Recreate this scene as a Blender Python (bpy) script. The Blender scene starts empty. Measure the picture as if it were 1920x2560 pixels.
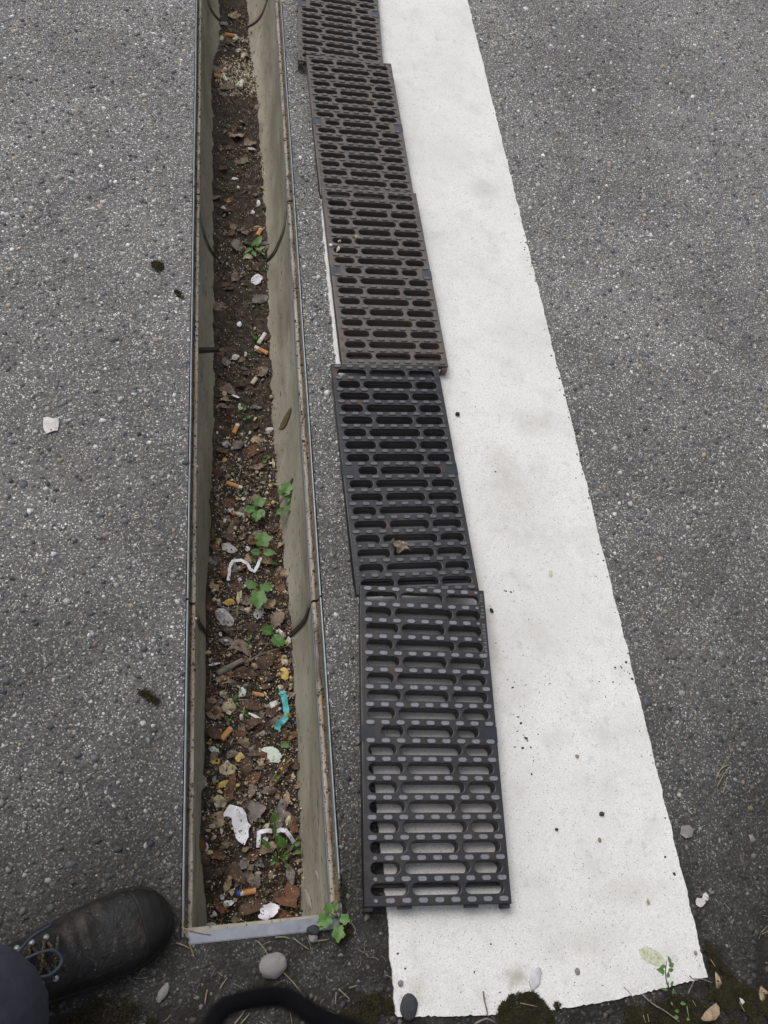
import bpy, bmesh, math, random
import numpy as np
from mathutils import Vector, Matrix, Euler, noise
from mathutils.geometry import delaunay_2d_cdt

R = math.radians
rnd = random.Random(7)
rng = np.random.default_rng(11)
scene = bpy.context.scene
col = scene.collection

# ------------------------------------------------------------------ camera
CAM = Vector((0.04533, -0.55400, 1.33256))
ROT = Euler((0.505733, -0.178511, -0.0992897), 'XYZ')
FPX = 2057.56                                   # focal length in pixels of the 1920 x 2560 photograph
cd = bpy.data.cameras.new('camera')
cam = bpy.data.objects.new('camera', cd)
col.objects.link(cam)
cam.location = CAM
cam.rotation_euler = ROT
cd.sensor_fit = 'AUTO'
cd.sensor_width = 36.0
cd.lens = FPX / 2560 * 36.0
cd.clip_start = 0.01
cd.clip_end = 400
cd.dof.use_dof = True
cd.dof.focus_distance = 1.5
cd.dof.aperture_fstop = 20.0
scene.camera = cam

# ------------------------------------------------------------------ sky, sun, exposure
w = bpy.data.worlds.new('World')
scene.world = w
w.use_nodes = True
nt = w.node_tree
bg = nt.nodes['Background']
sky = nt.nodes.new('ShaderNodeTexSky')
sky.sky_type = 'NISHITA'
sky.sun_disc = False
sky.sun_elevation = R(58)
sky.sun_rotation = R(-40)
sky.dust_density = 4.0
sky.air_density = 1.0
hs = nt.nodes.new('ShaderNodeHueSaturation')
hs.inputs['Saturation'].default_value = 0.30
nt.links.new(sky.outputs[0], hs.inputs['Color'])
nt.links.new(hs.outputs[0], bg.inputs['Color'])
bg.inputs['Strength'].default_value = 0.15
sd = bpy.data.lights.new('sun', 'SUN')
sun = bpy.data.objects.new('sun', sd)
col.objects.link(sun)
sd.energy = 1.1
sd.angle = R(35)
sd.color = (1.0, 0.97, 0.94)
_az, _el = R(-40), R(58)                        # azimuth from +Y towards +X
_d = Vector((math.sin(_az) * math.cos(_el), math.cos(_az) * math.cos(_el), math.sin(_el)))
sun.rotation_euler = _d.to_track_quat('Z', 'Y').to_euler()
scene.view_settings.view_transform = 'Standard'
scene.view_settings.look = 'None'
scene.view_settings.exposure = -0.06
scene.view_settings.gamma = 1.0
scene.view_settings.use_curve_mapping = False

# ------------------------------------------------------------------ measuring helpers
MROT = ROT.to_matrix()


def ray(u, v):
    return MROT @ Vector(((u - 960) / FPX, (1280 - v) / FPX, -1.0))


def G(u, v, z=0.0):
    """the place on the level z that stands at (u, v) of the photograph"""
    d = ray(u, v)
    return CAM + d * ((z - CAM.z) / d.z)


SW = 0.2306                                      # channel width, rail to rail
PROF = [(0.0145, -.028), (0.0147, -.08), (0.018, -.12), (0.0268, -.158), (0.0375, -.190), (.055, -.215), (.085, -.235), (.1153, -.242)]
_pz = [-q[1] for q in PROF]
_px = [q[0] for q in PROF]
LT = [(-.6, -.19, -.203), (-.5, -.188, -.203), (-.43, -.160, -.195), (-.37, -.146, -.198), (-.305, -.15, -.193), (-.235, -.167, -.191), (-.165, -.168, -.188),
      (-.09, -.172, -.191), (-.01, -.171, -.188), (.07, -.17, -.196), (.163, -.186, -.204), (.255, -.19, -.209), (.395, -.195, -.21), (.51, -.201, -.213),
      (.68, -.202, -.212), (.85, -.201, -.213), (1.06, -.201, -.209), (1.2, -.198, -.212), (1.35, -.198, -.215), (1.53, -.197, -.218), (1.7, -.190, -.222),
      (1.80, -.205, -.227), (1.95, -.217, -.23), (2.15, -.216, -.231), (4.2, -.216, -.231)]
_ly = [q[0] for q in LT]
_la = [q[1] for q in LT]
_lb = [q[2] for q in LT]


def wallx(z):
    return float(np.interp(-z, _pz, _px))


def soilz(x, y):
    a = float(np.interp(y, _ly, _la))
    b = float(np.interp(y, _ly, _lb))
    t = min(1, max(0, (x - .03) / (SW - .06)))
    z = a + (b - a) * t
    z += 0.006 * noise.noise(Vector((x * 25, y * 25, 0))) + 0.0035 * noise.noise(Vector((x * 70, y * 70, 3)))
    z -= 0.006 * math.sin(math.pi * t) * (1 if y > .3 else 0.2)
    return z


def D(u, v, up=0.0):
    """the place on the litter in the channel that stands at (u, v) of the photograph"""
    d = ray(u, v)
    z = -.10
    while z > -.24:
        P = CAM + d * ((z - CAM.z) / d.z)
        if z <= soilz(P.x, P.y):
            break
        z -= .001
    P = CAM + d * ((z + up - CAM.z) / d.z)
    return P


def ZM(k):
    ox, oy = {1: (380, 1900), 2: (380, 1300), 3: (380, 660), 4: (380, 0)}[k]
    return lambda a, b: (ox + a / 2.765, oy + b / 2.765)


# ------------------------------------------------------------------ object helpers
def link(name, me, mat=None, parent=None):
    o = bpy.data.objects.new(name, me)
    col.objects.link(o)
    if mat is not None and me is not None:
        me.materials.clear()
        for m in (mat if isinstance(mat, (list, tuple)) else [mat]):
            me.materials.append(m)
    if parent is not None:
        o.parent = parent
    return o


def tag(o, label=None, cat=None, group=None, kind=None):
    if label:
        o['label'] = label
    if cat:
        o['category'] = cat
    if group:
        o['group'] = group
    if kind:
        o['kind'] = kind
    return o


def empty(name, loc, rz=0.0):
    o = bpy.data.objects.new(name, None)
    o.empty_display_size = .02
    col.objects.link(o)
    o.location = loc
    o.rotation_euler = (0, 0, rz)
    return o


def mesh_of(bm, name='mesh', smooth=False):
    me = bpy.data.meshes.new(name)
    bmesh.ops.recalc_face_normals(bm, faces=bm.faces)
    bm.to_mesh(me)
    bm.free()
    if smooth:
        for p in me.polygons:
            p.use_smooth = True
    return me


def pydata(verts, faces, smooth=False, name='mesh'):
    me = bpy.data.meshes.new(name)
    me.from_pydata([tuple(v) for v in verts], [], faces)
    me.update()
    if smooth:
        for p in me.polygons:
            p.use_smooth = True
    return me


def box(bm, x0, x1, y0, y1, z0, z1):
    vs = [bm.verts.new(c) for c in ((x0, y0, z0), (x1, y0, z0), (x1, y1, z0), (x0, y1, z0), (x0, y0, z1), (x1, y0, z1), (x1, y1, z1), (x0, y1, z1))]
    for f in ((3, 2, 1, 0), (4, 5, 6, 7), (0, 1, 5, 4), (1, 2, 6, 5), (2, 3, 7, 6), (3, 0, 4, 7)):
        bm.faces.new([vs[i] for i in f])


def tube(pts, rads, n=8, cap=True):
    """a bmesh-free tube along points"""
    pts = [Vector(p) for p in pts]
    if not isinstance(rads, (list, tuple)):
        rads = [rads] * len(pts)
    V, F = [], []
    prev = None
    for i, p in enumerate(pts):
        t = (pts[min(i + 1, len(pts) - 1)] - pts[max(i - 1, 0)]).normalized()
        a = prev if prev is not None else (Vector((0, 0, 1)) if abs(t.z) < .9 else Vector((1, 0, 0)))
        s = (a - t * a.dot(t)).normalized()
        prev = s
        b = t.cross(s)
        for k in range(n):
            q = 2 * math.pi * k / n
            V.append(p + (s * math.cos(q) + b * math.sin(q)) * rads[i])
    for i in range(len(pts) - 1):
        for k in range(n):
            F.append((i * n + k, i * n + (k + 1) % n, (i + 1) * n + (k + 1) % n, (i + 1) * n + k))
    if cap:
        F.append(tuple(range(n))[::-1])
        F.append(tuple(range((len(pts) - 1) * n, len(pts) * n)))
    return V, F


def smoothpath(pts, sub=4):
    pts = [Vector(p) for p in pts]
    out = []
    for i in range(len(pts) - 1):
        p0, p1, p2, p3 = pts[max(i - 1, 0)], pts[i], pts[i + 1], pts[min(i + 2, len(pts) - 1)]
        for k in range(sub):
            t = k / sub
            out.append(.5 * ((2 * p1) + (p2 - p0) * t + (2 * p0 - 5 * p1 + 4 * p2 - p3) * t * t + (3 * p1 - p0 - 3 * p2 + p3) * t ** 3))
    out.append(pts[-1])
    return out


def sheet(outline, thick=.0004, bump=.002, bscale=60, dome=0.0, inner=40, curl=0.0, seed=0, zf=None):
    """a thin crumpled piece: 2-D outline (metres), real thickness"""
    r = random.Random(seed)
    pts = [Vector((p[0], p[1])) for p in outline]
    n = len(pts)
    xs = [p.x for p in pts]
    ys = [p.y for p in pts]
    x0, x1, y0, y1 = min(xs), max(xs), min(ys), max(ys)
    L = max(x1 - x0, y1 - y0)
    st = math.sqrt(max((x1 - x0) * (y1 - y0), 1e-9) / max(inner, 1))
    y = y0 + st / 2
    extra = []
    while y < y1:
        x = x0 + st / 2
        while x < x1:
            extra.append(Vector((x + r.uniform(-.3, .3) * st, y + r.uniform(-.3, .3) * st)))
            x += st
        y += st
    vv, ee, ff, *_ = delaunay_2d_cdt(pts + extra, [(i, (i + 1) % n) for i in range(n)], [], 1, 1e-7)
    cx, cy = (x0 + x1) / 2, (y0 + y1) / 2
    top = []
    for p in vv:
        z = bump * noise.noise(Vector((p.x * bscale + seed * 3.7, p.y * bscale, seed * 1.3)))
        q = Vector((p.x - cx, p.y - cy))
        z += dome * (1 - min(1, (q.length / (L / 2)) ** 2))
        z += curl * (q.y / (L / 2)) ** 2
        if zf:
            z += zf(p.x, p.y)
        top.append((p.x, p.y, z))
    nb = len(top)
    V = top + [(a, b, c - thick) for a, b, c in top]
    F = [tuple(f) for f in ff] + [tuple(nb + i for i in reversed(f)) for f in ff]
    cnt = {}
    for f in ff:
        for i in range(len(f)):
            e = (f[i], f[(i + 1) % len(f)])
            cnt[e] = cnt.get(e, 0) + 1
    for (a, b) in list(cnt):
        if (b, a) not in cnt:
            F.append((b, a, nb + a, nb + b))
    return pydata(V, F)


def rocks(N, pos, size, height, cols, seed=0, tilt=0.0, sides=5, elong=.35):
    """N small angular grains as one mesh with a colour per grain"""
    g = np.random.default_rng(seed)
    a = (np.arange(sides)[None, :] + g.uniform(-.3, .3, (N, sides))) * 2 * np.pi / sides
    rad = size[:, None] * .5 * g.uniform(.75, 1.2, (N, sides))
    rot = g.uniform(0, 2 * np.pi, N)
    el = 1 - g.uniform(0, elong, N)
    bx = rad * np.cos(a)
    by = rad * np.sin(a) * el[:, None]
    k = g.uniform(.55, .92, (N, 1))
    X = np.concatenate([bx, bx * k], 1)
    Y = np.concatenate([by, by * k], 1)
    Z = np.concatenate([np.repeat(-height[:, None] * .5, sides, 1), height[:, None] * g.uniform(.75, 1.1, (N, sides))], 1)
    if tilt > 0:
        tx = g.normal(0, tilt, N)[:, None]
        ty = g.normal(0, tilt, N)[:, None]
        Z, Y = Z * np.cos(tx) + Y * np.sin(tx), Y * np.cos(tx) - Z * np.sin(tx)
        Z, X = Z * np.cos(ty) + X * np.sin(ty), X * np.cos(ty) - Z * np.sin(ty)
    c, s = np.cos(rot)[:, None], np.sin(rot)[:, None]
    P = np.stack([X * c - Y * s + pos[:, 0:1], X * s + Y * c + pos[:, 1:2], Z + pos[:, 2:3]], 2).reshape(-1, 3)
    nv = 2 * sides
    li = [list(range(sides, 2 * sides))] + [[i, (i + 1) % sides, sides + (i + 1) % sides, sides + i] for i in range(sides)]
    flat = np.array([i for f in li for i in f])
    lens = np.array([len(f) for f in li])
    me = bpy.data.meshes.new('grains')
    me.vertices.add(N * nv)
    me.vertices.foreach_set('co', P.astype(np.float32).ravel())
    loops = (flat[None, :] + (np.arange(N) * nv)[:, None]).ravel()
    me.loops.add(len(loops))
    me.loops.foreach_set('vertex_index', loops.astype(np.int32))
    tot = np.tile(lens, N)
    me.polygons.add(len(tot))
    me.polygons.foreach_set('loop_start', np.concatenate([[0], np.cumsum(tot)[:-1]]).astype(np.int32))
    me.update(calc_edges=True)
    at = me.color_attributes.new('Col', 'FLOAT_COLOR', 'POINT')
    cc = np.concatenate([np.repeat(cols, nv, 0), np.ones((N * nv, 1))], 1)
    at.data.foreach_set('color', cc.astype(np.float32).ravel())
    return me


# ------------------------------------------------------------------ materials
def spot_mask(N, Lk, pos, sx, sy, rx_, ry_, amt, nzo):
    """a ragged stain at a fixed place of the ground"""
    mp = N.new('ShaderNodeMapping')
    mp.inputs['Location'].default_value = (-sx / rx_, -sy / ry_, 0)
    mp.inputs['Scale'].default_value = (1 / rx_, 1 / ry_, 0)
    Lk.new(pos, mp.inputs['Vector'])
    ln = N.new('ShaderNodeVectorMath')
    ln.operation = 'LENGTH'
    Lk.new(mp.outputs[0], ln.inputs[0])
    ad = N.new('ShaderNodeMath')
    ad.operation = 'MULTIPLY_ADD'
    Lk.new(nzo, ad.inputs[0])
    ad.inputs[1].default_value = 2.4
    Lk.new(ln.outputs['Value'], ad.inputs[2])
    mr = N.new('ShaderNodeMapRange')
    Lk.new(ad.outputs[0], mr.inputs[0])
    mr.inputs[1].default_value = 2.1
    mr.inputs[2].default_value = 1.2
    mr.inputs[3].default_value = 0
    mr.inputs[4].default_value = amt
    return mr.outputs[0]


def mat(name, stops, scale=30, detail=4, rough=.8, bump=.2, bscale=None, metal=0.0, speck=None, dist=.002, second=None, attr=None, spec=.4, sheen=0, warp=(1, 1, 1), trans=0, spots=()):
    """procedural surface: noise-ramped colours, optional specks (scale, amount, colour) and a second larger stain (scale, colour, amount)"""
    m = bpy.data.materials.new(name)
    m.use_nodes = True
    t = m.node_tree
    N, Lk = t.nodes, t.links
    bs = N['Principled BSDF']
    bs.inputs['Metallic'].default_value = metal
    bs.inputs['Specular IOR Level'].default_value = spec
    geo = N.new('ShaderNodeNewGeometry')
    mp = N.new('ShaderNodeMapping')
    mp.inputs['Scale'].default_value = warp
    Lk.new(geo.outputs['Position'], mp.inputs['Vector'])
    pos = mp.outputs[0]

    def nz(sc, det=4, rgh=.6):
        n = N.new('ShaderNodeTexNoise')
        n.inputs['Scale'].default_value = sc
        n.inputs['Detail'].default_value = det
        n.inputs['Roughness'].default_value = rgh
        Lk.new(pos, n.inputs['Vector'])
        return n.outputs[0]

    def ramp(src, st):
        r = N.new('ShaderNodeValToRGB')
        e = r.color_ramp.elements
        while len(e) < len(st):
            e.new(.5)
        for i, (p, c) in enumerate(st):
            e[i].position = p
            e[i].color = (*c, 1) if len(c) == 3 else c
        Lk.new(src, r.inputs[0])
        return r.outputs[0]

    def mix(f, a, b, mode='MIX'):
        x = N.new('ShaderNodeMix')
        x.data_type = 'RGBA'
        x.blend_type = mode
        for s, k in ((f, 0), (a, 6), (b, 7)):
            if isinstance(s, (int, float)):
                x.inputs[k].default_value = s
            elif isinstance(s, tuple):
                x.inputs[k].default_value = (*s, 1)
            else:
                Lk.new(s, x.inputs[k])
        return x.outputs[2]
    if attr:
        at = N.new('ShaderNodeAttribute')
        at.attribute_name = attr
        f = nz(scale, detail)
        v = ramp(f, [(.3, (.72, .72, .72)), (.7, (1.25, 1.25, 1.25))])
        c = mix(1.0, at.outputs['Color'], v, 'MULTIPLY')
    else:
        c = ramp(nz(scale, detail), stops)
    if second:
        for (sc, colr, lo, hi, amt) in second:
            f = ramp(nz(sc, 5), [(lo, (0, 0, 0)), (hi, (amt, amt, amt))])
            c = mix(f, c, colr)
    for (sx, sy, rx_, ry_, colr, amt) in spots:
        c = mix(spot_mask(N, Lk, pos, sx, sy, rx_, ry_, amt, nz(60, 6, .7)), c, colr)
    if speck:
        for (sc, amt, colr) in speck:
            vo = N.new('ShaderNodeTexVoronoi')
            vo.inputs['Scale'].default_value = sc
            Lk.new(pos, vo.inputs['Vector'])
            sep = N.new('ShaderNodeSeparateColor')
            Lk.new(vo.outputs['Color'], sep.inputs[0])
            lt = N.new('ShaderNodeMath')
            lt.operation = 'LESS_THAN'
            Lk.new(sep.outputs[0], lt.inputs[0])
            lt.inputs[1].default_value = amt
            near = N.new('ShaderNodeMath')
            near.operation = 'LESS_THAN'
            Lk.new(vo.outputs['Distance'], near.inputs[0])
            near.inputs[1].default_value = .42
            mu = N.new('ShaderNodeMath')
            mu.operation = 'MULTIPLY'
            Lk.new(lt.outputs[0], mu.inputs[0])
            Lk.new(near.outputs[0], mu.inputs[1])
            c = mix(mu.outputs[0], c, colr)
    Lk.new(c, bs.inputs['Base Color'])
    rr = N.new('ShaderNodeMapRange')
    Lk.new(nz(scale * 1.7, 3), rr.inputs[0])
    rr.inputs[3].default_value = max(0, rough - .12)
    rr.inputs[4].default_value = min(1, rough + .12)
    Lk.new(rr.outputs[0], bs.inputs['Roughness'])
    if bump:
        b = N.new('ShaderNodeBump')
        b.inputs['Strength'].default_value = bump
        b.inputs['Distance'].default_value = dist
        Lk.new(nz(bscale or scale * 3, 5, .7), b.inputs['Height'])
        Lk.new(b.outputs[0], bs.inputs['Normal'])
    if trans:
        bs.inputs['Subsurface Weight'].default_value = trans
        bs.inputs['Subsurface Scale'].default_value = .002
    return m


def flat(name, c, v=.25, **k):
    lo = tuple(x * (1 - v) for x in c)
    hi = tuple(min(1, x * (1 + v)) for x in c)
    return mat(name, [(.3, lo), (.7, hi)], **k)


def asphalt_material():
    m = bpy.data.materials.new('asphalt')
    m.use_nodes = True
    t = m.node_tree
    N, Lk = t.nodes, t.links
    bs = N['Principled BSDF']
    geo = N.new('ShaderNodeNewGeometry')
    pos = geo.outputs['Position']

    def vor(sc, f='F1'):
        v = N.new('ShaderNodeTexVoronoi')
        v.inputs['Scale'].default_value = sc
        v.feature = f
        Lk.new(pos, v.inputs['Vector'])
        return v

    def nz(sc, d=4):
        n = N.new('ShaderNodeTexNoise')
        n.inputs['Scale'].default_value = sc
        n.inputs['Detail'].default_value = d
        Lk.new(pos, n.inputs['Vector'])
        return n.outputs[0]

    def ramp(src, st, const=False):
        r = N.new('ShaderNodeValToRGB')
        if const:
            r.color_ramp.interpolation = 'CONSTANT'
        e = r.color_ramp.elements
        while len(e) < len(st):
            e.new(.5)
        for i, (p, c) in enumerate(st):
            e[i].position = p
            e[i].color = (*c, 1)
        Lk.new(src, r.inputs[0])
        return r.outputs[0]

    def mix(f, a, b, mode='MIX'):
        x = N.new('ShaderNodeMix')
        x.data_type = 'RGBA'
        x.blend_type = mode
        for s, k in ((f, 0), (a, 6), (b, 7)):
            if isinstance(s, (int, float)):
                x.inputs[k].default_value = s
            elif isinstance(s, tuple):
                x.inputs[k].default_value = (*s, 1)
            else:
                Lk.new(s, x.inputs[k])
        return x.outputs[2]
    v1 = vor(170)
    s1 = N.new('ShaderNodeSeparateColor')
    Lk.new(v1.outputs['Color'], s1.inputs[0])
    stones = ramp(s1.outputs[0], [(0, (.085, .088, .098)), (.35, (.12, .118, .124)), (.6, (.15, .144, .142)), (.82, (.21, .205, .205)), (.93, (.42, .41, .40)), (.97, (.62, .62, .61))], True)
    v2 = vor(520)
    s2 = N.new('ShaderNodeSeparateColor')
    Lk.new(v2.outputs['Color'], s2.inputs[0])
    grit = ramp(s2.outputs[0], [(0, (.085, .083, .086)), (.4, (.13, .127, .130)), (.75, (.19, .184, .186)), (.90, (.40, .39, .38)), (.96, (.60, .59, .585))], True)
    f = ramp(v1.outputs['Distance'], [(.36, (1, 1, 1)), (.46, (0, 0, 0))])
    pick = ramp(s1.outputs[1], [(0, (0, 0, 0)), (.45, (1, 1, 1))], True)
    ff = mix(1.0, f, pick, 'MULTIPLY')
    c = mix(ff, grit, stones)
    stain = ramp(nz(2.2, 5), [(.33, (.80, .79, .78)), (.66, (1.16, 1.15, 1.14))])
    c = mix(1.0, c, stain, 'MULTIPLY')
    stain2 = ramp(nz(11, 6), [(.3, (.86, .84, .82)), (.7, (1.12, 1.12, 1.12))])
    c = mix(1.0, c, stain2, 'MULTIPLY')
    # earth that has gathered in the foreground (strengthened to paint in some shade there)
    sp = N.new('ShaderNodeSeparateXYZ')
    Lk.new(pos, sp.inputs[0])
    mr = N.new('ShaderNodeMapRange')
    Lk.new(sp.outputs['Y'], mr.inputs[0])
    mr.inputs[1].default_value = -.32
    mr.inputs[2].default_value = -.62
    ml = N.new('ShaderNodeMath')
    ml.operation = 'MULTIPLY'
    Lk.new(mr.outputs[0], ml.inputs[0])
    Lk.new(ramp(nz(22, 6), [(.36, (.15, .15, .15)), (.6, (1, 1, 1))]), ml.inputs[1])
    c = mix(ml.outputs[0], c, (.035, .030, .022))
    # pale wear far off, dark binder near, foreground shade and glancing sheen painted in
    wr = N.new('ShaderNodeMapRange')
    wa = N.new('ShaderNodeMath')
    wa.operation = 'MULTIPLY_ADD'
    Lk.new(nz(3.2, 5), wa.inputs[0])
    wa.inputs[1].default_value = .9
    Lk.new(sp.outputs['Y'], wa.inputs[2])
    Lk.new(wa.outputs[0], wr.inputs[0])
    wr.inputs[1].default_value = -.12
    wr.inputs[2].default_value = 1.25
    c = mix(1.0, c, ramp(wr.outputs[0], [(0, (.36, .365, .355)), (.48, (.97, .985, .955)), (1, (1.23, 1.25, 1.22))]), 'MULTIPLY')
    for (u_, v_, rx_, ry_, colr, amt) in [(1690, 280, .16, .05, (.27, .265, .26), .5), (1760, 375, .30, .03, (.30, .295, .29), .45), (1700, 430, .12, .04, (.26, .25, .25), .35), (1700, 1650, .10, .10, (.13, .12, .11), .4), (200, 1180, .2, .1, (.15, .14, .125), .3)]:
        P_ = G(u_, v_)
        c = mix(spot_mask(N, Lk, pos, P_.x, P_.y, rx_, ry_, amt, nz(40, 6)), c, colr)
    Lk.new(c, bs.inputs['Base Color'])
    bs.inputs['Roughness'].default_value = .82
    bs.inputs['Specular IOR Level'].default_value = .35
    b1 = N.new('ShaderNodeBump')
    b1.inputs['Strength'].default_value = .9
    b1.inputs['Distance'].default_value = .0022
    b1.invert = True
    Lk.new(v1.outputs['Distance'], b1.inputs['Height'])
    b2 = N.new('ShaderNodeBump')
    b2.inputs['Strength'].default_value = .8
    b2.inputs['Distance'].default_value = .0008
    Lk.new(nz(650, 3), b2.inputs['Height'])
    Lk.new(b1.outputs[0], b2.inputs['Normal'])
    Lk.new(b2.outputs[0], bs.inputs['Normal'])
    return m


M = {}
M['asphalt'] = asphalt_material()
M['chips'] = mat('asphalt_stone', None, scale=420, detail=4, attr='Col', rough=.72, bump=.5, bscale=900, dist=.0006)
M['crumb'] = mat('crumb', None, scale=500, detail=2, attr='Col', rough=.85, bump=.3, bscale=900, dist=.0004)
def gp(u, v):
    P = G(u, v)
    return P.x, P.y


ST = (.40, .375, .315)
M['paint'] = mat('road_paint', [(.36, (.60, .593, .575)), (.5, (.73, .723, .705)), (.62, (.80, .794, .778))], scale=520, detail=4, rough=.62, bump=.8, bscale=520, dist=.0012,
                 second=[(2.6, (.55, .54, .51), .46, .70, .5), (14, (.53, .515, .48), .50, .72, .5), (60, (.46, .44, .40), .58, .72, .5), (230, (.32, .305, .27), .64, .74, .55)],
                 speck=[(430, .035, (.34, .32, .29))],
                 spots=[(*gp(1288, 2440), .030, .022, (.33, .30, .24), .75), (*gp(1290, 1240), .11, .13, ST, .34), (*gp(1360, 1060), .10, .05, ST, .28), (*gp(1235, 1620), .016, .09, ST, .5), (*gp(1240, 1150), .05, .06, ST, .25),
                        (*gp(1580, 2230), .10, .030, ST, .30), (*gp(1450, 2360), .11, .028, ST, .26), (*gp(1190, 1450), .03, .10, ST, .3), (*gp(1215, 480), .05, .05, (.42, .42, .42), .4), (*gp(1700, 2520), .14, .03, ST, .45),
                        (*gp(1560, 1830), .10, .05, ST, .2), (*gp(1040, 2480), .02, .03, ST, .4)])
M['concrete'] = mat('channel_concrete', [(.3, (.25, .232, .18)), (.7, (.40, .375, .31))], scale=22, detail=8, rough=.85, bump=.5, bscale=300, dist=.0008,
                    warp=(1, .35, 1), second=[(6, (.16, .145, .095), .46, .66, .7), (16, (.15, .13, .095), .56, .70, .65), (70, (.12, .10, .07), .60, .70, .65), (34, (.24, .15, .08), .62, .72, .5), (45, (.36, .34, .29), .60, .8, .45)], speck=[(330, .05, (.10, .09, .07)), (150, .02, (.11, .10, .075))])
M['galv'] = mat('galvanised_edge', [(.3, (.20, .23, .24)), (.7, (.33, .36, .375))], scale=60, detail=6, rough=.42, metal=.55, bump=.15, bscale=400, dist=.0004,
                second=[(30, (.17, .15, .12), .56, .72, .7)])
M['endbar'] = mat('galvanised_bar', [(.3, (.17, .185, .215)), (.7, (.27, .285, .32))], scale=45, detail=7, rough=.45, metal=.35, bump=.2, bscale=300, dist=.0005,
                  second=[(28, (.48, .49, .51), .62, .70, .7), (18, (.2, .17, .13), .62, .8, .5)])
M['ledge'] = mat('seat_ledge', [(.28, (.19, .155, .12)), (.55, (.36, .32, .265)), (.75, (.44, .40, .34))], scale=40, detail=8, rough=.85, bump=.5, bscale=260, dist=.001,
                 warp=(1, .3, 1), second=[(12, (.36, .20, .08), .54, .68, .8), (30, (.07, .055, .04), .57, .68, .85)], speck=[(300, .05, (.1, .08, .06))])
M['groove'] = mat('groove_dirt', [(.3, (.05, .04, .028)), (.7, (.15, .12, .085))], scale=110, detail=6, rough=.95, bump=.9, bscale=400, dist=.0015,
                  second=[(14, (.28, .17, .08), .55, .7, .7)], speck=[(380, .06, (.35, .32, .26))])
M['innersteel'] = flat('inner_steel_lip', (.24, .26, .28), scale=50, rough=.5, metal=.4, bump=.1)
M['seal'] = flat('joint_gap', (.03, .024, .018), scale=60, rough=.95, bump=.6)
M['soil'] = mat('soil', [(.3, (.022, .017, .013)), (.5, (.050, .039, .029)), (.72, (.12, .095, .070))], scale=70, detail=9, rough=.95, bump=1.0, bscale=240, dist=.004,
                speck=[(520, .02, (.30, .26, .18)), (260, .02, (.16, .08, .04))])
M['iron'] = mat('cast_iron', [(.3, (.012, .0125, .015)), (.7, (.025, .025, .029))], scale=35, detail=6, rough=.42, metal=.15, bump=.3, bscale=900, dist=.0004, spec=.55,
                second=[(9, (.06, .048, .036), .5, .75, .55), (17, (.085, .045, .026), .60, .70, .55), (60, (.05, .045, .04), .55, .7, .5)])
M['irondust'] = mat('dusty_cast_iron', [(.3, (.066, .056, .050)), (.7, (.105, .090, .080))], scale=30, detail=6, rough=.5, metal=.1, bump=.3, bscale=900, dist=.0004, spec=.55,
                    second=[(12, (.11, .085, .06), .5, .75, .4), (20, (.12, .065, .04), .58, .70, .55), (60, (.13, .12, .105), .56, .7, .5)])
M['stud'] = mat('worn_stud', [(.3, (.15, .15, .170)), (.7, (.23, .228, .25))], scale=300, detail=3, rough=.42, metal=.25, bump=.2, bscale=1200, dist=.0002, spec=.6)
M['studdust'] = mat('dusty_stud', [(.3, (.085, .079, .078)), (.7, (.13, .122, .118))], scale=300, detail=3, rough=.45, metal=.2, bump=.2, bscale=1200, dist=.0002, spec=.6)
M['studmid'] = mat('sky_toned_stud', [(.3, (.07, .07, .078)), (.7, (.115, .113, .122))], scale=300, detail=3, rough=.42, metal=.2, bump=.2, bscale=1200, dist=.0002, spec=.6)  # same worn studs, toned darker to paint in a different sky reflection
M['clip'] = flat('clip_plastic', (.020, .024, .032), rough=.38, scale=80, bump=.1)
M['clipg'] = flat('clip_plastic_grey', (.05, .055, .066), rough=.38, scale=80, bump=.1)
M['moss'] = mat('moss', None, scale=90, detail=3, attr='Col', rough=.95, bump=0)
M['green'] = mat('weed_leaf', [(.3, (.055, .135, .030)), (.7, (.115, .225, .055))], scale=120, detail=4, rough=.5, bump=.4, bscale=500, dist=.0006, trans=.15)
M['greend'] = mat('dark_weed_leaf', [(.3, (.035, .11, .018)), (.7, (.07, .17, .03))], scale=120, detail=4, rough=.5, bump=.4, bscale=500, dist=.0006, trans=.1)
M['stem'] = flat('weed_stem', (.10, .14, .045), scale=90)
M['rstem'] = flat('red_stem', (.10, .045, .04), scale=90)
M['paper'] = mat('white_paper', [(.3, (.70, .69, .75)), (.7, (.82, .81, .86))], scale=60, detail=4, rough=.85, bump=.25, bscale=200, dist=.001, second=[(70, (.40, .37, .34), .56, .68, .6)], speck=[(300, .10, (.10, .08, .07))])
M['paperd'] = mat('soiled_paper', [(.3, (.42, .40, .38)), (.7, (.66, .63, .61))], scale=90, detail=6, rough=.85, bump=.5, bscale=250, dist=.001, speck=[(200, .08, (.15, .12, .1))])
M['mint'] = mat('mint_paper', [(.3, (.52, .62, .55)), (.7, (.68, .76, .69))], scale=60, detail=5, rough=.7, bump=.4, bscale=200, dist=.001, second=[(60, (.34, .36, .28), .55, .66, .6)], speck=[(260, .08, (.10, .09, .07))])
M['cream'] = mat('cream_flake', [(.3, (.40, .34, .20)), (.7, (.58, .52, .36))], scale=90, detail=5, rough=.8, bump=.6, bscale=300, dist=.001, second=[(80, (.22, .17, .09), .54, .68, .7)], speck=[(300, .06, (.1, .07, .04))])
M['yellow'] = mat('yellow_leaf', [(.3, (.52, .30, .06)), (.55, (.62, .46, .14)), (.7, (.62, .56, .28))], scale=70, detail=3, rough=.7, bump=.3)
M['filter'] = mat('filter_paper', [(.3, (.44, .20, .07)), (.7, (.60, .31, .12))], scale=260, detail=3, rough=.8, bump=.3)
M['filterp'] = flat('pale_filter', (.55, .48, .36), scale=200, rough=.85)
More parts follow.
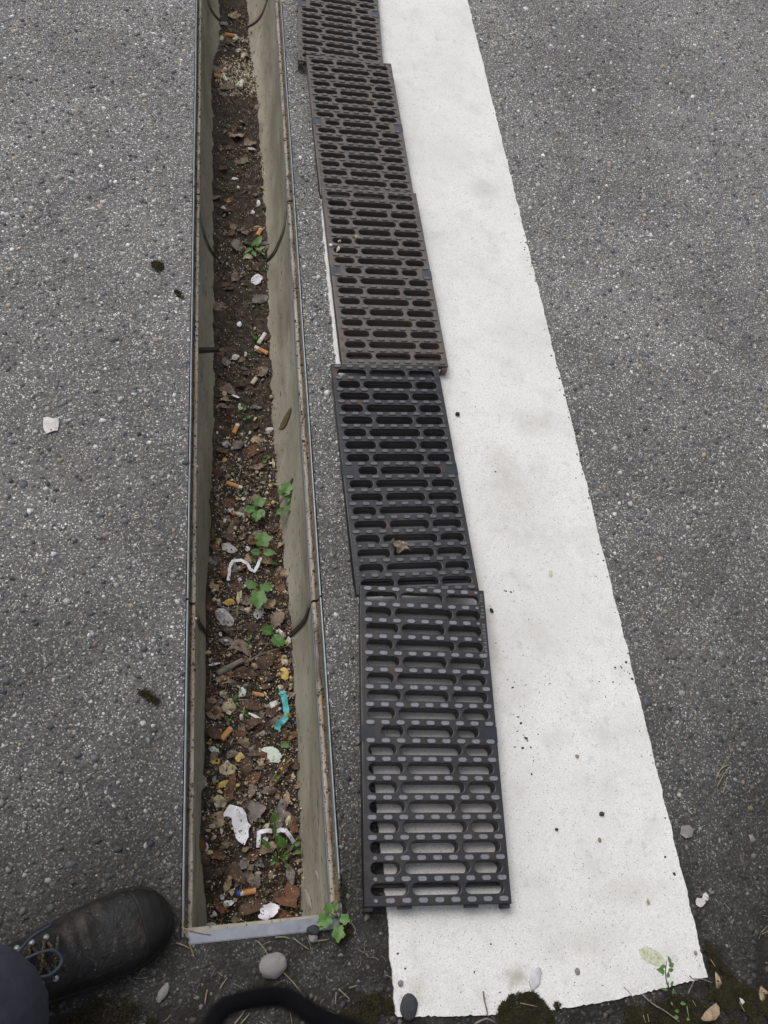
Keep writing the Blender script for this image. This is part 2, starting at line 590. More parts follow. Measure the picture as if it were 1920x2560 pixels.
M['cigw'] = mat('cigarette_paper', [(.3, (.60, .58, .52)), (.7, (.75, .74, .70))], scale=150, detail=4, rough=.85, bump=.4)
M['greenbutt'] = flat('wet_filter', (.42, .45, .33), scale=200, rough=.85)
M['ash'] = flat('ash', (.03, .03, .03), scale=200, rough=.95)
M['teal'] = mat('teal_ribbon', [(.3, (.05, .33, .35)), (.7, (.11, .47, .48))], scale=160, detail=4, rough=.5, bump=.4, bscale=300, dist=.001)
M['foil'] = mat('clear_wrapper', [(.3, (.20, .17, .17)), (.55, (.5, .47, .49)), (.72, (.85, .84, .86))], scale=140, detail=6, rough=.25, bump=.8, bscale=220, dist=.003)  # palest tone paints glints into wrapper and foil
M['blue'] = flat('blue_plastic', (.03, .08, .38), rough=.5)
M['yel2'] = flat('yellow_plastic', (.65, .58, .16), rough=.6)
M['pebble'] = mat('grey_pebble', [(.3, (.17, .155, .155)), (.7, (.25, .232, .228))], scale=60, detail=6, rough=.75, bump=.4, bscale=300, dist=.0006, second=[(40, (.38, .32, .27), .60, .72, .6)])
M['dpebble'] = mat('dark_pebble', [(.3, (.022, .024, .028)), (.7, (.04, .042, .05))], scale=90, detail=5, rough=.7, bump=.4, bscale=400, dist=.0006)
M['wpebble'] = mat('pale_pebble', [(.3, (.42, .42, .43)), (.7, (.62, .62, .63))], scale=90, detail=5, rough=.75, bump=.5, bscale=300, dist=.001, speck=[(300, .06, (.15, .15, .15))])
M['straw'] = mat('dry_straw', [(.3, (.17, .13, .08)), (.7, (.31, .255, .17))], scale=120, detail=4, rough=.85, bump=.2)
M['twig'] = mat('twig', [(.3, (.13, .11, .09)), (.7, (.27, .24, .21))], scale=120, detail=5, rough=.9, bump=.6, bscale=500)
BROWN = [mat('dead_leaf_%s' % n, [(.3, a), (.7, b)], scale=110, detail=8, rough=.75, bump=.8, bscale=320, dist=.0018,
             second=[(55, tuple(q * .45 for q in a), .50, .64, .8), (150, tuple(min(1, q * 1.5) for q in b), .56, .68, .6)], speck=[(330, .05, (.34, .29, .20)), (210, .05, (.025, .018, .012))]) for n, a, b in (
    ('umber', (.060, .036, .023), (.14, .085, .055)), ('russet', (.10, .046, .024), (.20, .10, .055)), ('drab', (.15, .11, .08), (.28, .215, .165)),
    ('grey', (.13, .11, .10), (.25, .22, .20)), ('tan', (.25, .175, .11), (.42, .32, .21)), ('sepia', (.04, .026, .018), (.09, .058, .04)))]
M['leather'] = mat('black_leather', [(.3, (.005, .005, .0055)), (.7, (.013, .0128, .0128))], scale=40, detail=7, rough=.42, bump=.9, bscale=110, dist=.0034, spec=.32,
                   second=[(22, (.040, .032, .024), .50, .70, .7), (70, (.08, .074, .068), .62, .72, .6)], speck=[(500, .006, (.20, .18, .16))])
M['rubber'] = flat('boot_rubber', (.009, .0085, .008), spec=.25, rough=.6, scale=60, bump=.3)
M['lace'] = mat('lace', [(.52, (.010, .010, .012)), (.60, (.13, .095, .02))], scale=420, detail=1, rough=.8, bump=.2)
M['lacebl'] = flat('blue_lace', (.030, .034, .055), rough=.7, scale=300)
M['denim'] = mat('navy_cloth', [(.3, (.022, .023, .034)), (.7, (.038, .040, .056))], scale=60, detail=6, rough=.95, bump=.4, bscale=700, dist=.0008)
M['jacket'] = flat('dark_jacket', (.028, .030, .036), rough=.9, scale=50, bump=.3)
M['skin'] = flat('skin', (.50, .32, .24), v=.08, rough=.55, scale=60, bump=.1)
M['hair'] = flat('hair', (.05, .035, .025), rough=.7, scale=200, bump=.6)
M['black'] = flat('black_cord', (.004, .004, .005), spec=.08, rough=.95, scale=300, bump=.2)
M['camera'] = flat('camera_shell', (.03, .03, .033), rough=.4, scale=100, bump=.05)

# ------------------------------------------------------------------ asphalt ground (one sheet with the channel let in)
Y0, Y1 = -.512, 4.0
xs = [-60, -.0012, SW + .0012, 60]
ys = [-60, Y0, Y1, 60]
V = [(x, y, 0) for y in ys for x in xs]
F = []
for j in range(3):
    for i in range(3):
        if (i, j) != (1, 1):
            F.append((j * 4 + i, j * 4 + i + 1, (j + 1) * 4 + i + 1, (j + 1) * 4 + i))
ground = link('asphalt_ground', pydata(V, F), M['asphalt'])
tag(ground, kind='structure')

PX0, PX1, PY0 = .2974, .7811, -.640


def scatter(n, sx, sy):
    P = np.stack([rng.uniform(*sx, n), rng.uniform(*sy, n)], 1)
    x, y = P[:, 0], P[:, 1]
    ok = ~((x > -.003) & (x < SW + .003) & (y > -.53))
    ok &= ~((x > PX0 + .001) & (x < PX1 - .001) & (y > PY0 + .001))
    # inside what the camera can see, with a margin to the sides
    ok &= (x > -.29 - .105 * (y + .6)) & (x < .93 + .40 * (y + .72))
    return P[ok]


PAL = np.array([(.085, .089, .100), (.115, .118, .130), (.13, .124, .125), (.17, .167, .17), (.22, .217, .218), (.34, .337, .333), (.52, .52, .515), (.32, .27, .20), (.26, .20, .18)])
PW = np.array([.23, .20, .15, .12, .09, .08, .06, .045, .025])
PW = PW / PW.sum()


def stone_mesh(n, lo, hi, h0, h1, seed, bright=1.0):
    P = scatter(n, (-.62, 2.2), (-.80, 2.25))
    n = len(P)
    s = rng.lognormal(0, .42, n)
    s = np.clip(s / s.mean() * (lo + hi) / 2, lo, hi * 1.35)
    c = PAL[rng.choice(len(PAL), n, p=PW)] * rng.uniform(.8, 1.25, (n, 1)) * bright
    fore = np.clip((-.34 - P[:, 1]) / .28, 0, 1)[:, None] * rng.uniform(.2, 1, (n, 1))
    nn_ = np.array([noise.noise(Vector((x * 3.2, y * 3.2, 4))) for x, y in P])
    c = c * np.interp(P[:, 1] + .3 * nn_, [-.57, .08, .8], [.36, .98, 1.24])[:, None] * np.array([(.985, 1.0, .985)])  # stones follow the ground: wear plus painted foreground shade by distance
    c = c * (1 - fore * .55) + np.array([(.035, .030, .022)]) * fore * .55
    h = s * rng.uniform(h0, h1, n)
    # flush with the seams and the paint edge: keep big stones from crossing them
    pos = np.concatenate([P, np.zeros((n, 1))], 1)
    return rocks(n, pos, s, h, c, seed, elong=.5)


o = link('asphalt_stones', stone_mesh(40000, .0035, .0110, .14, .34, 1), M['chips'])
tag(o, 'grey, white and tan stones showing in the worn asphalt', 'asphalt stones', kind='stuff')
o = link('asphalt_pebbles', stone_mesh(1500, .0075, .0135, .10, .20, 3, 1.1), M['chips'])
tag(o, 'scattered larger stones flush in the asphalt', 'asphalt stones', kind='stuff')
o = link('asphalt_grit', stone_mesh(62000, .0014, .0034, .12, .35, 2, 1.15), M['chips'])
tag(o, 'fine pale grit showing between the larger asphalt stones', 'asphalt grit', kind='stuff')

# ------------------------------------------------------------------ painted line
def paint_line():
    r = random.Random(3)
    pts = []

    lp = sorted((G(u, v).y, G(u, v).x) for u, v in ((769, 200), (772, 231), (787, 362), (798, 470), (805, 564), (814, 671), (837, 905), (965, 2280), (985, 2540)))

    def edge(xc, y0, y1, out, amp):
        n = int(abs(y1 - y0) / .0045)
        for i in range(n):
            y = y0 + (y1 - y0) * i / n
            x = xc if out > 0 else float(np.interp(y, [q[0] for q in lp], [q[1] for q in lp]))
            j = abs(noise.noise(Vector((x * 50, y * 130, 1)))) * amp + .0018 * noise.noise(Vector((x, y * 30, 5)))
            pts.append((x - out * j * 1.6 + out * .0004, y))
    edge(PX1, PY0, 2.6, 1, .0022)
    pts.append((PX1, 7))
    pts.append((lp[-1][1], 7))
    edge(PX0, 2.6, PY0, -1, .0020)
    n = 110
    for i in range(n):
        x = PX0 + (PX1 - PX0) * i / n
        sag = -.016 * math.sin(math.pi * i / n)
        pts.append((x, PY0 + sag + abs(noise.noise(Vector((x * 130, 1, 1)))) * .004))
    bm = bmesh.new()
    top = [bm.verts.new((x, y, .0045)) for x, y in pts]
    bot = [bm.verts.new((x, y, -.001)) for x, y in pts]
    f = bm.faces.new(top)
    n = len(pts)
    for i in range(n):
        bm.faces.new((top[i], top[(i + 1) % n], bot[(i + 1) % n], bot[i]))
    bmesh.ops.triangulate(bm, faces=[f])
    return mesh_of(bm)


o = link('painted_line', paint_line(), M['paint'])
tag(o, kind='structure')


def Z5(a, b):
    return 1000 + a / 1.803, 1400 + b / 1.803


def Z6(a, b):
    return 1100 + a / 4.1475, 1000 + b / 4.1475


def Z7(a, b):
    return 940 + a / 2.676, 2300 + b / 2.676


def Z8(a, b):
    return 1560 + a / 4.608, 2160 + b / 4.608


# voids where flakes of paint have come off: dark shards of asphalt standing level with the paint
vo = []
for (a, b, s) in [(485, 540, 7), (515, 550, 8), (508, 575, 13), (567, 563, 9), (628, 597, 8), (675, 557, 8), (532, 708, 13), (545, 735, 13), (530, 772, 12), (568, 803, 19), (575, 815, 10), (552, 848, 13), (517, 843, 11), (590, 845, 8),
                  (622, 785, 8), (602, 905, 6), (600, 888, 6), (593, 965, 9), (580, 268, 7), (500, 143, 7), (470, 139, 5), (970, 485, 11), (995, 480, 8), (1000, 487, 7), (990, 560, 7), (960, 550, 8), (898, 548, 8), (927, 618, 6), (1035, 512, 9),
                  (975, 435, 5), (1000, 415, 5), (945, 365, 5), (745, 648, 4), (655, 525, 6), (542, 660, 5), (560, 655, 5), (512, 697, 5), (595, 705, 5), (1080, 770, 7), (1115, 865, 6), (1090, 885, 6), (557, 790, 6), (533, 812, 6), (405, 208, 7), (432, 375, 6),
                  (465, 412, 5), (555, 430, 4), (512, 187, 5), (1130, 880, 7), (1140, 915, 8), (1012, 500, 5), (1025, 505, 6), (868, 545, 5), (1005, 650, 4), (955, 395, 4), (968, 402, 4)]:
    vo.append((*Z5(a, b), s))
for (a, b, s) in [(575, 745, 24), (540, 685, 16), (580, 660, 14), (970, 1115, 12), (1410, 810, 22), (898, 1193, 9), (285, 992, 10), (250, 953, 8), (710, 1525, 14), (565, 1530, 16), (615, 1902, 14), (685, 1982, 22), (735, 1990, 26), (765, 1980, 14), (1225, 1275, 8),
                  (765, 1328, 9), (458, 888, 8), (500, 1088, 7), (1258, 448, 8), (505, 272, 8), (715, 748, 7), (1600, 1895, 8), (390, 1650, 6)]:
    vo.append((*Z6(a, b), s * 1.803 / 4.15))
for (a, b, s) in [(658, 350, 16), (325, 355, 7), (145, 225, 16), (195, 325, 12), (768, 160, 10), (385, 155, 7), (935, 160, 9), (830, 483, 10), (1516, 437, 10), (1330, 418, 8), (1170, 310, 6), (1568, 315, 8), (315, 655, 8)]:
    vo.append((*Z7(a, b), s * 1.803 / 2.676))
for i in range(90):
    P = (rnd.uniform(PX0 + .01, PX1 - .01), rnd.uniform(-.63, 2.0))
    vo.append(('w', P, rnd.uniform(.8, 2.0)))
for i in range(46):                              # frayed right-hand edge
    y = rnd.choice([rnd.gauss(.82, .12), rnd.gauss(.1, .25), rnd.uniform(-.5, 1.6)])
    vo.append(('w', (PX1 - abs(rnd.gauss(0, .008)) - .001, y), rnd.uniform(2, 5.5)))
pos, siz = [], []
for q in vo:
    if q[0] == 'w':
        pos.append((q[1][0], q[1][1], .0046))
        siz.append(q[2] / 1000)
    else:
        P = G(q[0], q[1], .0045)
        pos.append((P.x, P.y, .0046))
        siz.append(q[2] / 1.803 / 1500)
siz = np.array(siz) * 1.3
o = link('paint_pits', rocks(len(pos), np.array(pos), siz, np.full(len(pos), .00035), np.tile([(.035, .034, .036)], (len(pos), 1)), 5, 0, 6, .6), M['chips'])
tag(o, 'small dark pits where flakes have come off the white line', 'paint pits', kind='stuff')

# ------------------------------------------------------------------ drainage channel elements
def strip(profile, y0, y1, n=1, close=False):
    """sweep an (x, z) profile along Y"""
    V, F = [], []
    k = len(profile)
    for j in range(n + 1):
        y = y0 + (y1 - y0) * j / n
        for (x, z) in profile:
            V.append((x, y, z))
    for j in range(n):
        for i in range(k if close else k - 1):
            a, b = j * k + i, j * k + (i + 1) % k
            F.append((a, b, b + k, a + k))
    if close:
        F.append(tuple(range(k))[::-1])
        F.append(tuple(range(n * k, (n + 1) * k)))
    return V, F


JOINTS = [(-.508, 0.0), (0.0, 1.0075), (1.0075, 2.015), (2.015, 3.0), (3.0, 4.0)]
ELAB = ['nearest drainage channel element, closed off by the grey steel end bar',
        'second drainage channel element, between the two dark curved joints beside the middle grates',
        'third drainage channel element from the front, with the heap of pale crumbs and butts',
        'drainage channel element at the top edge of the photo, beyond the farthest curved joint',
        'farthest drainage channel element beyond the top of the photo']
for e, (ya, yb) in enumerate(JOINTS[:4]):
    g = .0022 if e else 0
    root = empty('drainage_channel', (0, 0, 0))
    tag(root, ELAB[e], 'drainage channel', 'elements of the drainage channel')
    prof = [(q[0], q[1]) for q in PROF] + [(SW - q[0], q[1]) for q in reversed(PROF[:-1])]
    inner = smoothpath([(x, 0, z) for x, z in prof], 4)
    inner = [(p.x, p.z) for p in inner]
    outer = [(SW - .003, -.030), (SW - .003, -.28), (.003, -.28), (.003, -.030)]
    Vv, Ff = strip(inner + outer, ya + g, yb - .0022, 40, True)
    k = len(inner) + 4
    # cast walls are not quite even, and the top edge of the concrete is ragged
    for i, v in enumerate(Vv):
        if i % k < len(inner):
            dz = min(1, max(0, (-.03 - v[2]) / .03))
            s = 1 if v[0] < SW / 2 else -1
            Vv[i] = (v[0] + s * .0016 * dz * noise.noise(Vector((v[0] * 20, v[1] * 9, v[2] * 20))), v[1], v[2])
    me = pydata(Vv, Ff)
    for p in me.polygons:
        p.use_smooth = abs(p.normal.y) < .5
    link('concrete_trough', me, M['concrete'], root)
    # joint sealing seen as a dark line in the wall
    Vv, Ff = strip([(x + (.004 if x < SW / 2 else -.004), z) for x, z in inner[2:-2]], yb - .004, yb + .0045, 1)
    link('joint_gap', pydata(Vv, Ff), M['seal'], root)
    for side in (0, 1):
        def X(x):
            return x if side == 0 else SW - x
        # galvanised edge: slim upright with a rounded top, slightly wavy
        pr = [(0, -.030), (0, -.0008), (.0006, .0009), (.0018, .0015), (.0030, .0009), (.0036, -.0006), (.0036, -.030)]
        a0 = ya + (.002 if e else -.004)
        Vv, Ff = strip([(X(x), z) for x, z in pr], a0, yb - .002, 30, True)
        Vv = [(x + .0006 * noise.noise(Vector((side * 9, y * 4, 0))), y, z + .0004 * noise.noise(Vector((side * 9, y * 6, 4)))) for x, y, z in Vv]
        ob = link('edge_rail', pydata(Vv, Ff), M['galv'], root)
        # dirty groove between rail and seat, then the seat ledge
        def rag(y, s):
            return .0012 * noise.noise(Vector((y * 38, side * 7 + s, 1))) + .0010 * noise.noise(Vector((y * 160, side * 7 + s, 2)))
        Vv, Ff = [], []
        n = int((yb - ya) / .004)
        for j in range(n + 1):
            y = a0 + (yb - .003 - a0) * j / n
            gx = .0078 + rag(y, 0)
            for (x, z) in ((.0036, -.012), (.0048 + rag(y, 5) * .5, -.0175 + 3 * rag(y, 7)), (gx, -.0205 + rag(y, 8))):
                Vv.append((X(x), y, z))
        for j in range(n):
            for i in range(2):
                a = j * 3 + i
                Ff.append((a, a + 1, a + 4, a + 3))
        link('rail_groove', pydata(Vv, Ff, True), M['groove'], root)
        Vv, Ff = [], []
        for j in range(n + 1):
            y = a0 + (yb - .003 - a0) * j / n
            gx = .0078 + rag(y, 0)
            ex = .0144 + rag(y, 3) * .35
            for (x, z) in ((gx, -.0205 + rag(y, 8)), (gx + .0012, -.0186 + rag(y, 9) * .6), (ex - .001, -.0190 + rag(y, 10) * .4), (ex, -.0205), (.0147, -.0300)):
                Vv.append((X(x), y, z))
        for j in range(n):
            for i in range(4):
                a = j * 5 + i
                Ff.append((a, a + 1, a + 6, a + 5))
        link('seat_ledge', pydata(Vv, Ff, True), M['ledge'], root)
        Vv, Ff = strip([(X(x), z) for x, z in ((.0146, -.0300), (.0151, -.0225), (.0158, -.0225), (.0158, -.044), (.0146, -.044))], a0, yb - .003, 1, True)
        if side == 1:
            link('inner_lip', pydata(Vv, Ff), M['innersteel'], root)
    if e == 0:
        # closed end wall and the galvanised bar over it
        bm = bmesh.new()
        box(bm, .004, SW - .004, -.512, -.5005, -.27, -.010)
        link('end_wall', mesh_of(bm), M['concrete'], root)
        cs = [G(470, 2332), G(474, 2362), G(848, 2322), G(852, 2286)]
        bm = bmesh.new()
        lo = [bm.verts.new((c.x, c.y, -.028)) for c in cs]
        hi = [bm.verts.new((c.x, c.y, .0022)) for c in cs]
        bm.faces.new(hi)
        bm.faces.new(lo[::-1])
        for i in range(4):
            bm.faces.new((lo[i], lo[(i + 1) % 4], hi[(i + 1) % 4], hi[i]))
        bmesh.ops.bevel(bm, geom=list(bm.edges), offset=.0012, segments=2, affect='EDGES')
        link('end_bar', mesh_of(bm), M['endbar'], root)
    # small dark screw holes / lumps of dirt along the seat
# earth between the rails and the asphalt and clods lying on the ledges
n = 5200
yy = rng.uniform(-.5, 2.1, n)
sd_ = rng.integers(0, 2, n)
xx = np.where(sd_ == 0, rng.uniform(.0036, .0155, n), SW - rng.uniform(.0036, .0155, n))
den = np.array([noise.noise(Vector((y * 14, s * 5.0, 2))) for y, s in zip(yy, sd_)])
ok = den > rng.uniform(-.55, .35, n)
xx, yy = xx[ok], yy[ok]
n = len(xx)
dx = np.minimum(xx, SW - xx)
zz = np.where(dx < .0078, -.0180, -.0190)
sz = np.clip(rng.lognormal(-6.35, .5, n), .0007, .006)
cp = np.array([(.05, .04, .03), (.09, .07, .05), (.16, .13, .09), (.22, .12, .05), (.4, .37, .3), (.03, .03, .03)])
o = link('ledge_dirt', rocks(n, np.stack([xx, yy, zz], 1), sz, sz * .5, cp[rng.choice(6, n, p=[.3, .28, .2, .1, .06, .06])], 9, .3), M['crumb'])
tag(o, 'dirt crumbs and rusty grit along both seat ledges of the channel', 'dirt', kind='stuff')

# the broken crosswise plate on the left wall
A = G(*ZM(3)(328, 590), -.068)
B = G(*ZM(3)(468, 583), -.100)
A.x = .0140
bm = bmesh.new()
q0 = [(A.x, A.y + .004, -.066), (B.x, B.y + .004, -.098), (B.x, B.y - .004, -.099), (A.x, A.y - .005, -.067)]
f1 = [bm.verts.new(p) for p in q0]
f2 = [bm.verts.new((p[0], p[1], p[2] - .010)) for p in q0]
bm.faces.new(f1)
bm.faces.new(f2[::-1])
for i in range(4):
    bm.faces.new((f1[i], f2[i], f2[(i + 1) % 4], f1[(i + 1) % 4]))
bmesh.ops.bevel(bm, geom=list(bm.edges), offset=.0008, segments=1, affect='EDGES')
o = link('plate_scrap', mesh_of(bm), M['seal'])
tag(o, 'dark plate stub sticking out crosswise from the channel\'s left wall', 'plate')

# ------------------------------------------------------------------ earth and litter bed in the channel
def soil_bed():
    nx, ny = 70, 760
    V, F = [], []
    for j in range(ny + 1):
        y = -.503 + (3.9 + .503) * (j / ny) ** 1.25
        for i in range(nx + 1):
            t = i / nx
            x = .012 + (SW - .024) * t
            z = soilz(x, y)
            xl = wallx(z) - .003
            x = xl + (SW - 2 * xl) * t
            z = soilz(x, y) + .0022 * noise.noise(Vector((x * 190, y * 190, 2))) + .0013 * noise.noise(Vector((x * 420, y * 420, 6)))
            V.append((x, y, z))
    for j in range(ny):
        for i in range(nx):
            a = j * (nx + 1) + i
            F.append((a, a + 1, a + nx + 2, a + nx + 1))
    return pydata(V, F, True)


o = link('soil_bed', soil_bed(), M['soil'])
tag(o, kind='structure')


def bed_points(n, y0, y1, f=None, seed=0):
    r = random.Random(seed)
    out = []
    while len(out) < n:
        y = r.uniform(y0, y1)
        x = r.uniform(.03, SW - .03)
        if f and r.random() > f(x, y):
            continue
        z = soilz(x, y)
        xl = wallx(z)
        x = xl + (SW - 2 * xl) * r.random()
        out.append((x, y, soilz(x, y)))
    return np.array(out)


def crumb_mesh(n, y0, y1, lo, hi, pal, pw, f=None, seed=0, flatness=.45):
    P = bed_points(n, y0, y1, f, seed)
    s = np.clip(rng.lognormal(0, .45, n), .3, 2.6)
    s = lo + (hi - lo) * (s - .3) / 2.3
    P[:, 2] += s * .1
    c = np.array(pal)[rng.choice(len(pal), n, p=np.array(pw) / sum(pw))] * rng.uniform(.75, 1.2, (n, 1))
    return rocks(n, P, s, s * flatness, c, seed + 50, .45)


def dens(x, y):
    d = .8 if y < .42 else .14
    return min(1, max(.02, d + 1.5 * (.6 if y > .42 else 1) * noise.noise(Vector((x * 22, y * 16, 8)))))


o = link('leaf_crumbs', crumb_mesh(8500, -.5, 2.1, .0012, .0070, [(.05, .03, .02), (.10, .05, .03), (.16, .10, .06), (.09, .075, .06), (.025, .02, .016)], [3, 3, 2, 2, 3], dens, 1, .3), M['crumb'])
tag(o, 'crumbled brown leaf bits and earth on the channel bed', 'leaf crumbs', kind='stuff')
o = link('pale_crumbs', crumb_mesh(1700, -.5, 2.1, .0007, .0036, [(.55, .50, .34), (.68, .65, .56), (.40, .32, .16), (.5, .40, .2)], [4, 3, 2, 1], dens, 2, .6), M['crumb'])
tag(o, 'cream and white crumbs sprinkled over the channel litter', 'pale crumbs', kind='stuff')


P_ = bed_points(9500, -.5, 2.1, dens, 21)
n = len(P_)
P_[:, 2] += rng.uniform(.001, .008, n)
s_ = rng.lognormal(-5.45, .5, n).clip(.0015, .013)
o = link('leaf_bits', rocks(n, P_, s_, np.full(n, .0004), np.array([(.09, .06, .042), (.17, .11, .075), (.27, .20, .145), (.22, .19, .165), (.035, .026, .02), (.36, .29, .19), (.46, .41, .28)])[rng.choice(7, n, p=[.20, .20, .19, .14, .12, .10, .05])] * rng.uniform(.7, 1.5, (n, 1)), 71, .7, 4, .75), M['crumb'])
tag(o, 'thin torn leaf bits lying over the channel litter', 'leaf bits', kind='stuff')
P_ = bed_points(1700, -.5, 2.1, dens, 22)
n = len(P_)
P_[:, 2] += rng.uniform(.002, .010, n)
s_ = rng.lognormal(-6.3, .4, n).clip(.0009, .004)
o = link('white_crumbs', rocks(n, P_, s_, s_ * .4, np.array([(.7, .69, .66), (.62, .57, .42), (.45, .35, .16)])[rng.choice(3, n, p=[.4, .4, .2])], 72, .4), M['crumb'])
tag(o, 'tiny white and yellowish crumbs lying over the channel litter', 'white crumbs', kind='stuff')


def heap(cx, cy, rx, ry):
    return lambda x, y: math.exp(-((x - cx) / rx) ** 2 - ((y - cy) / ry) ** 2)


for (z, a, b, rx, ry, n, sd1) in [(4, 640, 545, .032, .075, 1500, 3), (4, 560, 480, .02, .03, 200, 8), (3, 745, 1230, .016, .02, 150, 4), (4, 700, 1760, .02, .02, 110, 5), (3, 700, 1600, .05, .05, 260, 6), (4, 600, 270, .02, .02, 120, 7)]:
    P = D(*ZM(z)(a, b))
    o = link('crumb_heap', crumb_mesh(n, P.y - .1, P.y + .1, .0010, .0062, [(.62, .57, .38), (.72, .70, .60), (.45, .36, .18), (.10, .07, .05)], [5, 3, 2, 1.5], heap(P.x, P.y, rx, ry), sd1, .7), M['crumb'])
    tag(o, 'dense sprinkling of cream crumbs and seeds on the channel bed', 'crumb heap', 'cream crumb heaps on the channel bed', 'stuff')


# ------------------------------------------------------------------ shapes of leaves and scraps
def ovate(L, W, n=14, jag=0.0, seed=0, p=.85):
    r = random.Random(seed)
    pts = []
    for k in range(n + 1):
        t = k / n
        wv = W / 2 * math.sin(math.pi * t ** p) ** .8
        pts.append((-L / 2 + L * t, wv * (1 + jag * (1 if k % 2 else -1) * .5 + jag * r.uniform(-.3, .3))))
    low = [(x, -y * r.uniform(.9, 1.05)) for x, y in pts[1:-1]]
    return pts[:1] + pts[1:-1] + pts[-1:] + low[::-1]


def blob(L, W, n=13, jag=.18, seed=0):
    r = random.Random(seed)
    return [(L / 2 * math.cos(2 * math.pi * k / n) * (1 + r.uniform(-jag, jag)), W / 2 * math.sin(2 * math.pi * k / n) * (1 + r.uniform(-jag, jag))) for k in range(n)]


def place(o, P, ang=0.0, tx=0.0, ty=0.0):
    o.location = P
    o.rotation_euler = Euler((tx, ty, ang), 'XYZ')
    return o


def pxm(z, P):
    return 1 / (FPX / ((CAM - P).length)) / 2.765        # metres per pixel of my enlargements


def flake(name, z, a, b, L, W, ang, material, label, cat, group=None, kind='blob', up=.003, bump=.0025, dome=0.0, curl=0.0, thick=.0005, jag=.15, tilt=.12, on=None):
    P = D(*ZM(z)(a, b), up) if on is None else on
    s = pxm(z, P)
    h = hash((name, a, b, z)) & 0
    seed = int(a * 7 + b * 13 + z)
    r = random.Random(seed)
    pts = blob(L * s, W * s, 14, jag, seed) if kind == 'blob' else ovate(L * s, W * s, 12, jag, seed)
    me = sheet(pts, thick, bump + dome * .5, 2.2 / (max(L, W) * s), dome, 60, curl, seed)
    o = link(name, me, material)
    place(o, P, R(ang), r.uniform(-tilt, tilt), r.uniform(-tilt, tilt))
    if cat:
        tag(o, label, cat, group)
    return o


GL = 'brown dead leaves in the channel'
